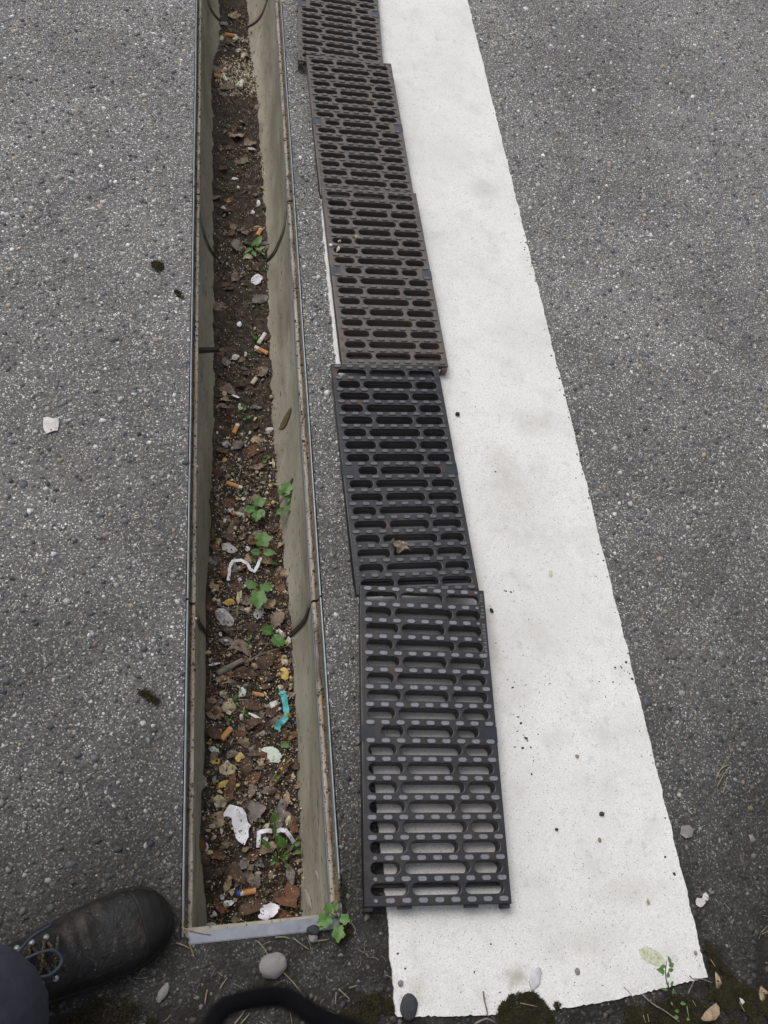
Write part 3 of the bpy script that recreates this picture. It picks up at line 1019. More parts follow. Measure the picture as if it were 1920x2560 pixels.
# dead leaves with a place of their own in the photograph
LEAVES = [  # zoom, a, b, length, width, angle, tone, label
    (1, 690, 355, 190, 130, 10, 3, 'large grey-brown dead leaf right of the torn white paper'),
    (1, 890, 370, 190, 60, 80, 3, 'narrow drab leaf blade standing beside the lower weed'),
    (1, 925, 440, 90, 70, 20, 2, 'square drab leaf piece beside the channel wall by the bent paper strip'),
    (1, 450, 410, 110, 100, 60, 4, 'tan leaf left of the torn white paper'),
    (1, 540, 190, 200, 60, 75, 1, 'long russet leaf above the torn white paper'),
    (1, 560, 760, 230, 90, -50, 0, 'dark brown leaf in the front left of the litter'),
    (1, 640, 800, 180, 50, 45, 3, 'curled grey-brown leaf in the front of the litter'),
    (1, 930, 930, 190, 160, -35, 1, 'big rust-brown curled leaf in the front right corner of the channel'),
    (1, 900, 1075, 190, 60, -15, 1, 'brown leaf right of the crumpled white wad'),
    (1, 690, 1020, 190, 80, 15, 0, 'brown leaf between the blue-tipped butt and the crumpled wad'),
    (1, 350, 590, 150, 45, -70, 1, 'reddish leaf strip along the left wall near the front'),
    (1, 700, 660, 90, 60, 20, 1, 'small orange-brown leaf under the lower weed'),
    (1, 635, 715, 70, 70, 40, 3, 'pale grey leaf scrap left of the lower weed'),
    (1, 735, 715, 90, 50, -30, 3, 'grey leaf scrap beside the pale scrap left of the weed'),
    (1, 700, 190, 160, 50, 70, 2, 'beige leaf strip above the bent paper strip'),
    (1, 975, 450, 60, 110, 10, 1, 'russet leaf at the right wall beside the bent paper strip'),
    (1, 960, 790, 60, 120, 10, 3, 'grey veined leaf at the right wall beside the lower weed'),
    (1, 800, 610, 120, 70, 20, 4, 'tan leaf under the lower weed\'s stems'),
    (2, 810, 580, 110, 90, 40, 4, 'curled tan leaf right of the lobed green weed'),
    (2, 860, 690, 150, 110, 40, 2, 'pinkish-brown leaf at the right wall beside the curved joint'),
    (2, 700, 140, 90, 90, 20, 1, 'russet leaf beside the uppermost weed leaf'),
    (2, 840, 200, 110, 60, -20, 0, 'brown leaf right of the three-leaved weed'),
    (2, 500, 350, 70, 130, 10, 1, 'russet leaf left of the folded white strip'),
    (2, 660, 560, 110, 80, 0, 2, 'drab leaf under the lobed green weed'),
    (2, 700, 760, 120, 110, 30, 5, 'dark brown leaf left of the round green leaves'),
    (2, 620, 880, 170, 80, -30, 2, 'drab leaf between the wrapper and the grey twig'),
    (2, 530, 760, 120, 50, -20, 0, 'brown leaf under the clear wrapper'),
    (2, 780, 980, 150, 110, 20, 0, 'dark brown leaf right of the grey twig'),
    (2, 650, 1060, 150, 80, -10, 0, 'brown leaf below the grey twig'),
    (2, 490, 1110, 110, 60, -20, 4, 'yellowish curled leaf below the left end of the grey twig'),
    (2, 560, 1130, 90, 40, -30, 3, 'grey leaf scrap beside the yellowish curled leaf'),
    (2, 790, 1150, 100, 60, 10, 0, 'brown leaf above the small tan butt'),
    (2, 770, 1100, 60, 70, 60, 3, 'pale grey leaf scrap above the small tan butt'),
    (2, 800, 1090, 60, 100, 20, 5, 'dark leaf next to the pale grey scrap'),
    (2, 700, 1290, 130, 70, -15, 0, 'brown leaf left of the turquoise ribbon'),
    (2, 830, 1320, 110, 90, 20, 0, 'brown leaf touching the turquoise ribbon'),
    (2, 440, 1320, 60, 50, 0, 1, 'small russet leaf at the left wall beside the cream flake'),
    (2, 690, 1410, 160, 70, 10, 0, 'brown leaf below the thin white scrap'),
    (2, 630, 1530, 90, 60, -40, 4, 'amber leaf right of the orange butt near the ribbon'),
    (2, 430, 1470, 90, 110, 60, 0, 'brown leaf left of the orange butt near the ribbon'),
    (2, 705, 1605, 80, 75, 20, 2, 'beige square leaf beside the crumpled mint paper'),
    (2, 550, 1620, 90, 50, 10, 3, 'grey leaf scrap left of the beige square leaf'),
    (2, 650, 1700, 150, 90, 70, 0, 'brown leaf below the beige square leaf'),
    (2, 700, 1780, 110, 80, 20, 1, 'russet leaf below the crumpled mint paper'),
    (2, 900, 1710, 120, 70, 60, 0, 'brown leaf at the right wall below the mint paper'),
    (2, 430, 195, 30, 80, 5, 1, 'narrow orange-brown leaf at the left wall beside the grey-white scrap'),
    (2, 880, 450, 60, 150, 5, 1, 'russet leaf at the right wall beside the lobed green weed'),
    (3, 745, 245, 110, 70, 25, 3, 'grey veined leaf below the white bent wrapper'),
    (3, 575, 95, 45, 90, -20, 2, 'drab leaf left of the white bent wrapper'),
    (3, 755, 745, 100, 80, 20, 2, 'pinkish leaf below the orange-and-white butt'),
    (3, 520, 870, 130, 80, -30, 2, 'drab torn leaf at the left, below the dark plate stub'),
    (3, 600, 830, 110, 60, -20, 5, 'black-brown leaf beside the drab torn leaf'),
    (3, 495, 985, 80, 40, -20, 3, 'grey leaf scrap at the left below the amber leaf'),
    (3, 500, 940, 80, 50, 0, 4, 'amber leaf piece below the drab torn leaf'),
    (3, 590, 1250, 110, 70, 20, 3, 'grey-brown clod-like leaf above the dark russet leaf'),
    (3, 690, 1290, 130, 80, 10, 1, 'dark russet leaf in the middle of the bed beside the cream crumbs'),
    (3, 490, 1300, 100, 50, -20, 0, 'brown leaf below the small foil ball'),
    (3, 530, 1650, 90, 60, 30, 1, 'russet leaf left of the lobed green weed below the orange butt'),
    (3, 740, 1370, 90, 60, 30, 0, 'brown leaf above the lobed green weed'),
    (3, 460, 1440, 60, 90, 20, 0, 'brown leaf at the left wall above the orange butt'),
    (3, 720, 1120, 80, 40, 60, 5, 'curled black-brown leaf above the cream crumbs'),
    (3, 480, 600, 60, 40, 0, 3, 'small grey leaf scrap right of the dark plate stub'),
    (3, 515, 680, 70, 80, 30, 3, 'pale grey leaf scrap below the dark plate stub'),
    (4, 590, 1700, 90, 100, 20, 3, 'large grey-beige leaf left of the small green weed near the joint'),
    (4, 580, 935, 90, 90, 50, 4, 'torn tan leaf in the dark stretch of the bed'),
    (4, 680, 990, 90, 70, 30, 2, 'brown leaf above the grey-white scrap'),
    (4, 630, 850, 60, 30, -20, 2, 'small drab leaf above the torn tan leaf'),
    (4, 630, 1110, 70, 60, 40, 2, 'small drab leaf with a green sprout in the dark stretch'),
    (4, 490, 1165, 60, 40, 10, 0, 'brown leaf at the left wall in the dark stretch'),
    (4, 560, 1570, 45, 60, 20, 2, 'small beige leaf above the large grey-beige leaf'),
    (4, 520, 1450, 80, 50, 20, 0, 'brown leaf at the left above the small beige leaf'),
    (4, 640, 1600, 60, 60, 50, 2, 'beige leaf beside the orange butt above the small green weed'),
    (4, 450, 480, 100, 60, 20, 2, 'pinkish leaf above the two butts at the crumb heap'),
    (4, 525, 605, 110, 45, 10, 2, 'pinkish leaf below the two butts at the crumb heap'),
    (4, 565, 110, 50, 70, -60, 4, 'yellow-brown leaf at the top of the channel'),
    (4, 630, 350, 60, 40, 20, 2, 'small pinkish leaf between the crumb heap and the top butts'),
    (4, 640, 380, 40, 50, 30, 4, 'tan leaf piece above the crumb heap')]
for (z, a, b, L, W, ang, tone, lab) in LEAVES:
    flake('dead_leaf', z, a, b, L, W, -ang if False else ang, BROWN[tone], lab, 'leaf', GL, 'ovate' if (a + b) % 3 else 'blob', .005, .006, .003, .004, .0005, .24, .28)
# more dead leaves between them, which nothing tells apart
r2 = random.Random(31)
pts = bed_points(210, -.49, 2.0, lambda x, y: 1.0 if y < .3 else .2, 77)
for i, (x, y, z) in enumerate(pts):
    L = r2.uniform(.011, .034)
    out = ovate(L, L * r2.uniform(.35, .75), 10, .25, i) if i % 2 else blob(L, L * r2.uniform(.4, .8), 10, .25, i)
    tone = r2.choice([0, 0, 1, 1, 2, 2, 3, 4, 5])
    o = link('dead_leaf', sheet(out, .0005, .006, 70, .003, 30, r2.uniform(-.004, .006), i), BROWN[tone])
    place(o, (x, y, z + .003), r2.uniform(0, 6.28), r2.uniform(-.45, .45), r2.uniform(-.45, .45))
    zone = 'in the front of the channel' if y < -.25 else 'between the torn paper and the curved joint' if y < .0 else 'around the upper weeds' if y < .4 else 'in the dark middle stretch' if y < 1.05 else 'in the far part of the channel'
    tword = ['umber', 'russet', 'drab beige', 'greyish', 'tan', 'black-brown'][tone]
    tag(o, 'small %s leaf piece half buried %s' % (tword, zone), 'leaf', 'small leaf pieces in the channel litter')

# ------------------------------------------------------------------ pale scraps, papers, wrappers
SCRAPS = [
    ('yellow_leaf', 1, 485, 172, 95, 36, 35, 'yellow', 'yellow curled leaf near the left wall above the two cream flakes', 'leaf', 'ovate', .006),
    ('cream_flake', 1, 522, 68, 95, 75, -15, 'cream', 'cream leaf flake above the yellow curled leaf', 'flake', 'blob', .004),
    ('cream_flake', 1, 465, 285, 90, 72, -30, 'cream', 'round cream flake directly left above the torn white paper', 'flake', 'blob', .006),
    ('grey_flake', 1, 345, 158, 70, 85, 10, 'ledge', 'pale grey-pink flake at the left wall beside the yellow leaf', 'flake', 'blob', .004),
    ('seed_pod', 1, 930, 252, 62, 42, 70, 'cream', 'small cream seed pod near the right wall above the weed', 'seed', 'ovate', .006),
    ('wall_leaf', 1, 790, 458, 60, 30, 40, 'cream', 'small yellowish pod just above the bent paper strip', 'seed', 'ovate', .004),
    ('paper_scrap', 1, 785, 548, 38, 30, -20, 'paper', 'tiny white paper corner under the bent paper strip', 'paper', 'blob', .0),
    ('white_stone', 1, 385, 1150, 90, 38, 8, 'paperd', 'dirty white scrap behind the left end of the steel bar', 'scrap', 'blob', .004),
    ('grey_scrap', 2, 530, 195, 110, 65, -25, 'paperd', 'grey-white torn scrap left of the three-leaved weed', 'paper', 'blob', .005),
    ('white_bead', 2, 660, 198, 34, 42, 0, 'paper', 'small white bead left of the uppermost weed', 'bead', 'blob', .008),
    ('mint_gum', 2, 595, 465, 122, 52, 14, 'mint', 'mint-green flattened gum left of the lobed weed', 'gum', 'ovate', .006),
    ('curled_leaf', 2, 535, 573, 90, 42, -2, 'yellow', 'yellow-and-cream curled leaf below the mint gum', 'leaf', 'ovate', .008),
    ('curled_leaf', 2, 603, 525, 40, 110, -10, 'cream', 'drab cream folded leaf hanging below the mint gum', 'leaf', 'blob', .004),
    ('foil_wrapper', 2, 497, 680, 150, 90, -48, 'foil', 'crumpled clear wrapper glinting near the left wall', 'wrapper', 'blob', .012),
    ('white_flake', 2, 738, 643, 110, 62, 65, 'paperd', 'white pointed flake below the lobed green weed', 'flake', 'ovate', .005),
    ('paper_scrap', 2, 655, 620, 60, 22, 20, 'paper', 'small white curl beside the white pointed flake', 'paper', 'blob', .003),
    ('white_stone', 2, 945, 835, 32, 50, 0, 'paperd', 'small whitish cube at the lower end of the right joint', 'scrap', 'blob', .006),
    ('white_stone', 2, 890, 778, 60, 30, -50, 'paperd', 'off-white scrap right of the two round green leaves', 'scrap', 'blob', .004),
    ('paper_scrap', 2, 435, 998, 84, 16, 8, 'paper', 'thin white paper strip at the left wall above the grey twig', 'paper', 'blob', .002),
    ('curled_leaf', 2, 915, 1065, 60, 95, 15, 'yellow', 'yellow curled leaf at the right wall above the turquoise ribbon', 'leaf', 'blob', .006),
    ('curled_leaf', 2, 912, 965, 55, 85, 10, 'cream', 'drab yellow leaf at the right wall below the thin stick', 'leaf', 'blob', .005),
    ('cream_flake', 2, 530, 1283, 100, 95, -30, 'cream', 'frilly cream flake in the left half beside the small green sprout', 'flake', 'blob', .008),
    ('cream_flake', 2, 490, 1200, 50, 42, 20, 'cream', 'small cream flake above the frilly cream flake', 'flake', 'blob', .004),
    ('mint_scrap', 2, 625, 1185, 55, 80, -30, 'mint', 'pale green triangular scrap left of the small tan butt', 'scrap', 'blob', .004),
    ('cream_flake', 2, 893, 1153, 50, 40, 10, 'cream', 'yellow-green flake above the turquoise ribbon', 'flake', 'blob', .005),
    ('white_stone', 2, 958, 1150, 26, 40, 0, 'cream', 'small cream pebble at the right wall above the turquoise ribbon', 'pebble', 'blob', .008),
    ('grey_scrap', 2, 838, 1275, 80, 40, 30, 'paperd', 'grey paper scrap left of the turquoise ribbon', 'paper', 'blob', .004),
    ('paper_scrap', 2, 720, 1365, 130, 20, -32, 'paper', 'thin white curled scrap left of the turquoise ribbon', 'paper', 'blob', .005),
    ('yellow_bead', 2, 941, 1356, 46, 32, -30, 'yel2', 'small yellow knot at the bend of the turquoise ribbon', 'scrap', 'blob', .045),
    ('blue_bead', 2, 973, 1392, 28, 30, 0, 'blue', 'tiny dark blue scrap at the wall beside the turquoise ribbon', 'scrap', 'blob', .012),
    ('mint_paper', 2, 825, 1625, 155, 95, -28, 'mint', 'crumpled pale mint paper speckled with dirt below the turquoise ribbon', 'paper', 'blob', .014),
    ('cream_flake', 2, 523, 1725, 110, 80, 5, 'cream', 'broad cream flake near the left wall below the orange butt', 'flake', 'blob', .006),
    ('cream_flake', 2, 750, 1673, 42, 66, 15, 'cream', 'oval drab cream leaf between the beige square and the mint paper', 'flake', 'ovate', .005),
    ('cream_flake', 2, 605, 1630, 60, 40, -10, 'yellow', 'amber flake left of the beige square leaf', 'flake', 'blob', .005),
    ('curled_leaf', 2, 440, 1668, 60, 40, -10, 'yellow', 'orange-yellow leaf tip at the left wall above the broad cream flake', 'leaf', 'blob', .004),
    ('mint_scrap', 2, 430, 1590, 70, 40, -30, 'mint', 'grey-green scrap at the left wall below the orange butt', 'scrap', 'blob', .003),
    ('paper_wrapper', 3, 725, 112, 95, 66, 50, 'paper', 'white bent wrapper at the right wall in the upper middle', 'wrapper', 'blob', .010),
    ('paper_scrap', 3, 603, 417, 30, 44, -5, 'paper', 'small blue-white paper square in the middle of the bed', 'paper', 'blob', .003),
    ('paper_scrap', 3, 575, 915, 60, 22, -25, 'paper', 'white curled scrap at the end of the thin stalk', 'paper', 'blob', .005),
    ('foil_ball', 3, 507, 1247, 52, 46, 0, 'foil', 'small crumpled silver foil ball at the left wall', 'foil', 'blob', .014),
    ('wall_stone', 3, 812, 1150, 62, 50, 30, 'paperd', 'pale grey shell-like scrap at the right wall above the cream crumbs', 'scrap', 'ovate', .010),
    ('curled_leaf', 3, 575, 645, 66, 46, 35, 'paperd', 'white and orange torn butt end left of the orange-and-white butt', 'scrap', 'blob', .006),
    ('cream_flake', 3, 597, 1623, 38, 18, -15, 'yel2', 'small yellow scrap above the lobed green weed', 'scrap', 'blob', .005),
    ('blue_scrap', 3, 452, 1612, 28, 30, 0, 'paperd', 'blue-grey bead at the left wall beside the russet leaf', 'bead', 'blob', .008),
    ('grey_scrap', 3, 545, 1700, 44, 55, 10, 'paperd', 'grey-white paper stub left of the tan stub', 'paper', 'blob', .005),
    ('cream_flake', 3, 840, 1380, 20, 70, 5, 'cream', 'cream husk on the right wall\'s foot above the weed', 'husk', 'blob', .004),
    ('grey_scrap', 4, 690, 1035, 66, 36, 12, 'paperd', 'grey-white scrap at the right wall in the dark stretch', 'scrap', 'blob', .008),
    ('paper_scrap', 4, 690, 1470, 46, 26, 5, 'paper', 'white torn scrap at the right wall above the joint', 'paper', 'blob', .006),
    ('paper_scrap', 4, 735, 1405, 22, 50, 0, 'paper', 'upright white scrap at the right wall above the torn scrap', 'paper', 'blob', .006),
    ('paper_scrap', 4, 572, 1235, 46, 16, 15, 'paper', 'thin white shred in the dark stretch of the bed', 'paper', 'blob', .003),
    ('paper_scrap', 4, 665, 1775, 60, 34, 0, 'cream', 'off-white scrap below the small green weed near the joint', 'paper', 'blob', .004),
    ('grey_stone', 4, 500, 172, 52, 30, 5, 'pebble', 'grey-green wedge at the left wall below the farthest joint', 'stone', 'blob', .012),
    ('grey_scrap', 4, 597, 350, 34, 30, 0, 'paperd', 'small white scrap between the crumb heap and the top butts', 'scrap', 'blob', .006),
    ('white_flake', 1, 745, 252, 26, 26, 0, 'paper', 'tiny white crumb above the bent paper strip', 'crumb', 'blob', .006),
    ('white_flake', 1, 798, 198, 28, 26, 0, 'paper', 'tiny white crumb right of the beige leaf strip', 'crumb', 'blob', .006),
    ('white_flake', 1, 950, 288, 24, 26, 0, 'paper', 'tiny white crumb below the cream seed pod', 'crumb', 'blob', .006),
    ('paper_scrap', 1, 525, 988, 66, 34, 0, 'paper', 'row of chewed white paper bits left below the blue-tipped butt', 'paper', 'blob', .005),
    ('paper_scrap', 1, 485, 950, 24, 40, 20, 'paper', 'small upright white scrap left of the blue-tipped butt', 'paper', 'blob', .005),
    ('paper_scrap', 2, 605, 335, 40, 30, 10, 'paper', 'small white scrap under the folded white strip', 'paper', 'blob', .004),
    ('paper_scrap', 2, 606, 412, 26, 26, 10, 'paper', 'tiny white scrap above the mint gum', 'paper', 'blob', .004),
    ('paper_scrap', 2, 818, 480, 30, 20, 10, 'paper', 'tiny white scrap right of the lobed weed', 'paper', 'blob', .004),
    ('leaf_on_wall', 2, 460, 560, 28, 36, 10, 'paperd', 'small pale scrap left of the yellow-and-cream curled leaf', 'scrap', 'blob', .004),
]
for (nm, z, a, b, L, W, ang, mk, lab, cat, kind, dome) in SCRAPS:
    flake(nm, z, a, b, L, W, ang, M[mk], lab, cat, None, kind, .004, .0035, dome * .6, .0, .0009, .2, .15)


r6 = random.Random(44)
for i, (x, y, z) in enumerate(bed_points(120, -.49, 1.9, lambda x, y: 1.0 if y < .42 else .14, 123)):
    L = r6.uniform(.006, .014)
    mk, word = r6.choice([('cream', 'cream'), ('cream', 'cream'), ('yellow', 'yellow'), ('paperd', 'whitish'), ('ledge', 'pinkish grey')])
    o = link('leaf_scrap', sheet(blob(L, L * r6.uniform(.4, .8), 10, .25, i), .0006, .003, 150, .003, 24, 0, i), M[mk])
    place(o, (x, y, z + .006), r6.uniform(0, 6.28), r6.uniform(-.4, .4), r6.uniform(-.4, .4))
    zone = 'in the front of the channel' if y < -.2 else 'around the twig and the joint' if y < .1 else 'around the upper weeds' if y < .42 else 'in the far half of the channel'
    tag(o, 'small %s scrap lying %s' % (word, zone), 'scrap', 'small pale scraps in the channel litter')


def draped(name, z, outline, material, label, cat, up=.006, bump=.004, thick=.0005, inner=60, seed=1):
    W = [D(*ZM(z)(a, b), up) for a, b in outline]
    c = sum(W, Vector()) / len(W)
    pts = [(p.x - c.x, p.y - c.y) for p in W]
    zf = lambda x, y: soilz(c.x + x, c.y + y) - c.z + up
    o = link(name, sheet(pts, thick, bump, 50, 0, inner, 0, seed, zf), material)
    o.location = c
    tag(o, label, cat)
    return o


draped('torn_paper', 1, [(540, 310), (580, 320), (622, 332), (640, 352), (650, 372), (655, 400), (662, 430), (685, 452), (672, 470), (666, 490), (668, 530), (652, 560), (640, 590), (600, 566), (580, 540), (570, 500), (565, 470), (552, 440), (550, 402), (520, 388), (497, 390), (492, 372), (512, 342)],
       M['paper'], 'torn white paper handkerchief piece near the left wall', 'paper', .010, .007)
draped('paper_wad', 1, [(820, 985), (850, 992), (878, 1005), (884, 1022), (870, 1035), (872, 1050), (850, 1072), (838, 1085), (815, 1090), (795, 1110), (770, 1105), (735, 1092), (732, 1075), (750, 1060), (745, 1030), (762, 1020), (765, 1003), (790, 1000)],
       M['paper'], 'crumpled white paper wad behind the steel end bar', 'paper', .022, .008, .0015, 90, 4)
draped('green_leaf_scrap', 2, [(895, 1545), (920, 1532), (945, 1545), (952, 1570), (935, 1580), (915, 1572), (895, 1578), (888, 1560)], M['greend'],
       'small bright green leaf scrap at the right wall above the mint paper', 'leaf', .010, .004, .0004, 20, 5)


def ribbon(name, z, path, width, material, label, cat, ups, seed=0, twist=0.35, sub=2):
    P = [D(*ZM(z)(a, b), u) for (a, b), u in zip(path, ups)]
    P = [a_ + (b_ - a_) * k_ / sub for a_, b_ in zip(P, P[1:]) for k_ in range(sub)] + [P[-1]]
    wv = width * pxm(z, P[0])
    V, F = [], []
    for i, p in enumerate(P):
        t = (P[min(i + 1, len(P) - 1)] - P[max(i - 1, 0)]).normalized()
        s = t.cross(Vector((0, 0, 1))).normalized()
        tw = twist * noise.noise(Vector((i * .23, seed, 0)))
        s = (s * math.cos(tw) + Vector((0, 0, 1)) * math.sin(tw))
        nrm = t.cross(s).normalized()
        k = 1 + (.12 if twist < .5 else .55) * noise.noise(Vector((i * .9, seed, 4)))
        for (q, h) in ((-.5, 0), (.5, 0), (.5, -.0006), (-.5, -.0006)):
            V.append(p + s * q * wv * k - nrm * h)
    n = len(P)
    for i in range(n - 1):
        for k in range(4):
            a, b = i * 4 + k, i * 4 + (k + 1) % 4
            F.append((a, b, b + 4, a + 4))
    F += [(3, 2, 1, 0), (4 * n - 4, 4 * n - 3, 4 * n - 2, 4 * n - 1)]
    o = link(name, pydata(V, F), material)
    tag(o, label, cat)
    return o


ribbon('paper_strip', 2, [(527, 418), (533, 370), (535, 330), (558, 283), (615, 277), (660, 300), (678, 340), (708, 355), (728, 320), (752, 258)], 22, M['paper'], 'folded zigzag white paper strip left below the three-leaved weed', 'paper strip', [.006, .01, .012, .015, .012, .014, .010, .008, .012, .02], 1)
ribbon('paper_strip', 1, [(735, 605), (736, 560), (740, 500), (770, 492), (800, 486), (830, 492)], 26, M['paper'], 'bent white paper strip left of the lower weed', 'paper strip', [.006, .012, .02, .022, .02, .016], 2)
ribbon('paper_strip', 1, [(862, 492), (890, 482), (925, 488), (950, 520), (982, 570)], 26, M['paper'], 'bent white paper strip arching right of the lower weed', 'paper strip', [.016, .022, .024, .02, .01], 3)
ribbon('teal_ribbon', 2, [(890, 1215), (903, 1190), (915, 1230), (925, 1290), (932, 1350), (915, 1385), (880, 1405), (862, 1450)], 38, M['teal'], 'turquoise ribbon crumpled against the right wall', 'ribbon', [.012, .018, .016, .014, .02, .016, .014, .008], 4, 1.1, 4)


# ------------------------------------------------------------------ cigarette butts
def butt(z, p0, p1, width, label, mf='filter', mp='cigw', split=.7, tip=None, flat_=.8):
    A = D(*ZM(z)(*p0), .006)
    B = D(*ZM(z)(*p1), .006)
    s = pxm(z, A)
    r = max(.0026, width * s / 2)
    root = empty('cigarette_butt', A)
    C1 = A + (B - A) * split

    def seg(nm, a, b, m, rr, n=5):
        pts = [a + (b - a) * k / n for k in range(n + 1)]
        rads = [rr * (1 + .09 * noise.noise(Vector((k * .9, p0[0], 1)))) for k in range(n + 1)]
        V, F = tube([q - A for q in pts], rads, 12)
        V = [Vector((v.x, v.y, v.z * flat_)) for v in V]
        link(nm, pydata(V, F, False), m, root)
    seg('filter', A, C1, M[mf], r)
    if split < 1:
        seg('paper_end', C1, B, M[mp], r * .93)
        if tip:
            V, F = tube([C1 - A + (B - C1) * .5 + Vector((0, 0, r * .2)), B - A + Vector((0, 0, r * .2))], r * .95, 10)
            link('printed_band', pydata(V, F), M[tip], root)
    tag(root, label, 'cigarette butt', 'cigarette butts in the channel')


butt(1, (715, 903), (585, 925), 36, 'orange cigarette butt with a blue and white end near the steel bar', split=.68, tip='blue')
butt(2, (480, 1518), (545, 1440), 40, 'thick orange butt near the left wall, below the cream frilly flake', split=.97)
butt(2, (695, 1198), (772, 1212), 26, 'small tan butt lying between the brown leaves above the ribbon', split=.96)
butt(3, (800, 618), (712, 574), 30, 'orange butt with a white end at the right wall, under the white butt', split=.72)
butt(3, (735, 552), (782, 478), 30, 'whitish butt leaning at the right wall, above the orange one', 'greenbutt', 'cigw', .35)
butt(3, (563, 1172), (593, 1110), 32, 'orange-brown butt with a pale end in the middle of the bed', split=.75)
butt(3, (515, 1512), (622, 1548), 30, 'orange butt with a burnt white end at the left, above the lobed weed', split=.78)
butt(3, (690, 830), (722, 785), 30, 'beige butt below the pinkish leaf', 'filterp', 'filterp', .9)
butt(3, (555, 1722), (630, 1735), 30, 'tan and white stub left of the lobed weed', 'filter', 'paperd', .3)
butt(4, (505, 238), (580, 252), 24, 'orange butt lying crosswise near the top of the channel', split=.9)
butt(4, (558, 280), (592, 262), 24, 'pale green butt right below the topmost orange butt', 'greenbutt', 'greenbutt', .9)
butt(4, (478, 285), (484, 255), 24, 'short pale green stub at the left wall near the top', 'greenbutt', 'greenbutt', .9)
butt(4, (430, 520), (482, 535), 24, 'orange butt at the left wall beside the crumb heap', split=.9)
butt(4, (480, 505), (508, 475), 22, 'orange butt pointing up from the crumb heap', split=.7)
butt(4, (492, 512), (516, 558), 18, 'thin white butt beside the orange one on the crumb heap', 'cigw', 'cigw', .6)
butt(4, (612, 608), (622, 558), 26, 'pale cream butt on the lower edge of the crumb heap', 'filterp', 'cigw', .5)
butt(4, (580, 598), (605, 572), 20, 'pale stub left of the cream butt on the crumb heap', 'greenbutt', 'filterp', .6)
butt(4, (728, 1630), (752, 1585), 30, 'orange butt at the right wall beside the far small weed', split=.9)
butt(4, (622, 405), (635, 378), 22, 'beige butt above the crumb heap', 'filterp', 'filterp', .9)


# ------------------------------------------------------------------ twigs, stalks
def stick(name, P, rad, material, label, cat, group=None, n=6, taper=.5):
    P = smoothpath(P, 3)
    V, F = tube(P, [rad * (1 - taper * i / (len(P) - 1)) * (1 + .15 * noise.noise(Vector((i * .6, P[0].x * 99, 1)))) for i in range(len(P))], n)
    o = link(name, pydata(V, F, True), material)
    tag(o, label, cat, group)
    return o


def DZ(z, a, b, up=.004):
    return D(*ZM(z)(a, b), up)


stick('twig', [DZ(2, 450, 1065, .006), DZ(2, 530, 1020, .008), DZ(2, 630, 968, .008)], .0062, M['twig'], 'thick grey twig across the left of the litter', 'twig', None, 8, .1)
stick('twig', [DZ(2, 640, 990, .008), DZ(2, 760, 925, .012), DZ(2, 950, 868, .012)], .0016, M['twig'], 'thin pale stick running from the grey twig to the right wall', 'twig')
stick('twig', [DZ(2, 660, 985, .008), DZ(2, 740, 930, .012), DZ(2, 800, 850, .012)], .0011, M['straw'], 'thin brown stick crossing above the pale stick', 'twig')
stick('twig', [DZ(2, 455, 590, .006), DZ(2, 560, 625, .008), DZ(2, 700, 660, .006)], .0014, M['twig'], 'long brown stalk under the wrapper\'s upper end', 'twig')
stick('twig', [DZ(3, 440, 912, .004), DZ(3, 560, 910, .006), DZ(3, 690, 872, .006)], .0010, M['straw'], 'thin pale stalk lying across the bed below the torn leaf', 'stalk')
stick('twig', [DZ(3, 635, 20, .006), DZ(3, 605, 90, .006), DZ(3, 585, 145, .006)], .0010, M['twig'], 'short grey stalk left of the bent white wrapper', 'stalk')
stick('twig', [DZ(1, 905, 10, .012), DZ(1, 870, 70, .010), DZ(1, 820, 150, .006)], .0012, M['straw'], 'dry stalk slanting above the beige leaf strip', 'stalk')
stick('twig', [DZ(2, 595, 1243, .01), DZ(2, 665, 1243, .01)], .0016, M['straw'], 'short pale stub right of the frilly cream flake', 'stalk')
stick('twig', [DZ(2, 405, 1050, .02), DZ(2, 408, 1180, .01)], .0009, M['straw'], 'upright straw at the left wall below the thick twig', 'stalk')
r3 = random.Random(5)
for (x, y, z) in bed_points(46, -.49, 1.9, lambda x, y: 1 if y < .4 else .35, 91):
    a = r3.uniform(0, 6.28)
    L = r3.uniform(.008, .028)
    d = Vector((math.cos(a), math.sin(a), r3.uniform(-.1, .25))) * L
    P = Vector((x, y, z + .003))
    m_ = P + d * .5 + Vector((r3.uniform(-.002, .002), r3.uniform(-.002, .002), .002))
    stick('twig', [P, m_, P + d], r3.uniform(.0004, .0009), M[r3.choice(['straw', 'twig', 'straw'])], 'fine dry stalk bit among the channel litter', 'stalk', 'fine dry stalk bits in the channel litter', 5)


# ------------------------------------------------------------------ weeds
def leaf_mesh(L, W, lobes=0, seed=0, n=16):
    r = random.Random(seed)
    if lobes:
        pts = []
        for k in range(n * 2):
            t = 2 * math.pi * k / (n * 2)
            rr = 1 + .16 * math.cos(lobes * t) + r.uniform(-.05, .05) + (.05 if k % 2 else -.05)
            pts.append((L / 2 + L / 2 * math.cos(t) * rr, W / 2 * math.sin(t) * rr))
    else:
        pts = [(x + L / 2, y) for x, y in ovate(L, W, n, .16, seed, .8)]
    return sheet(pts, .0003, .0012, 90, 0, 60, 0, seed, lambda x, y: -abs(y) * .25 * -1 + -.18 * (x / max(L, 1e-6)) ** 2 * L)


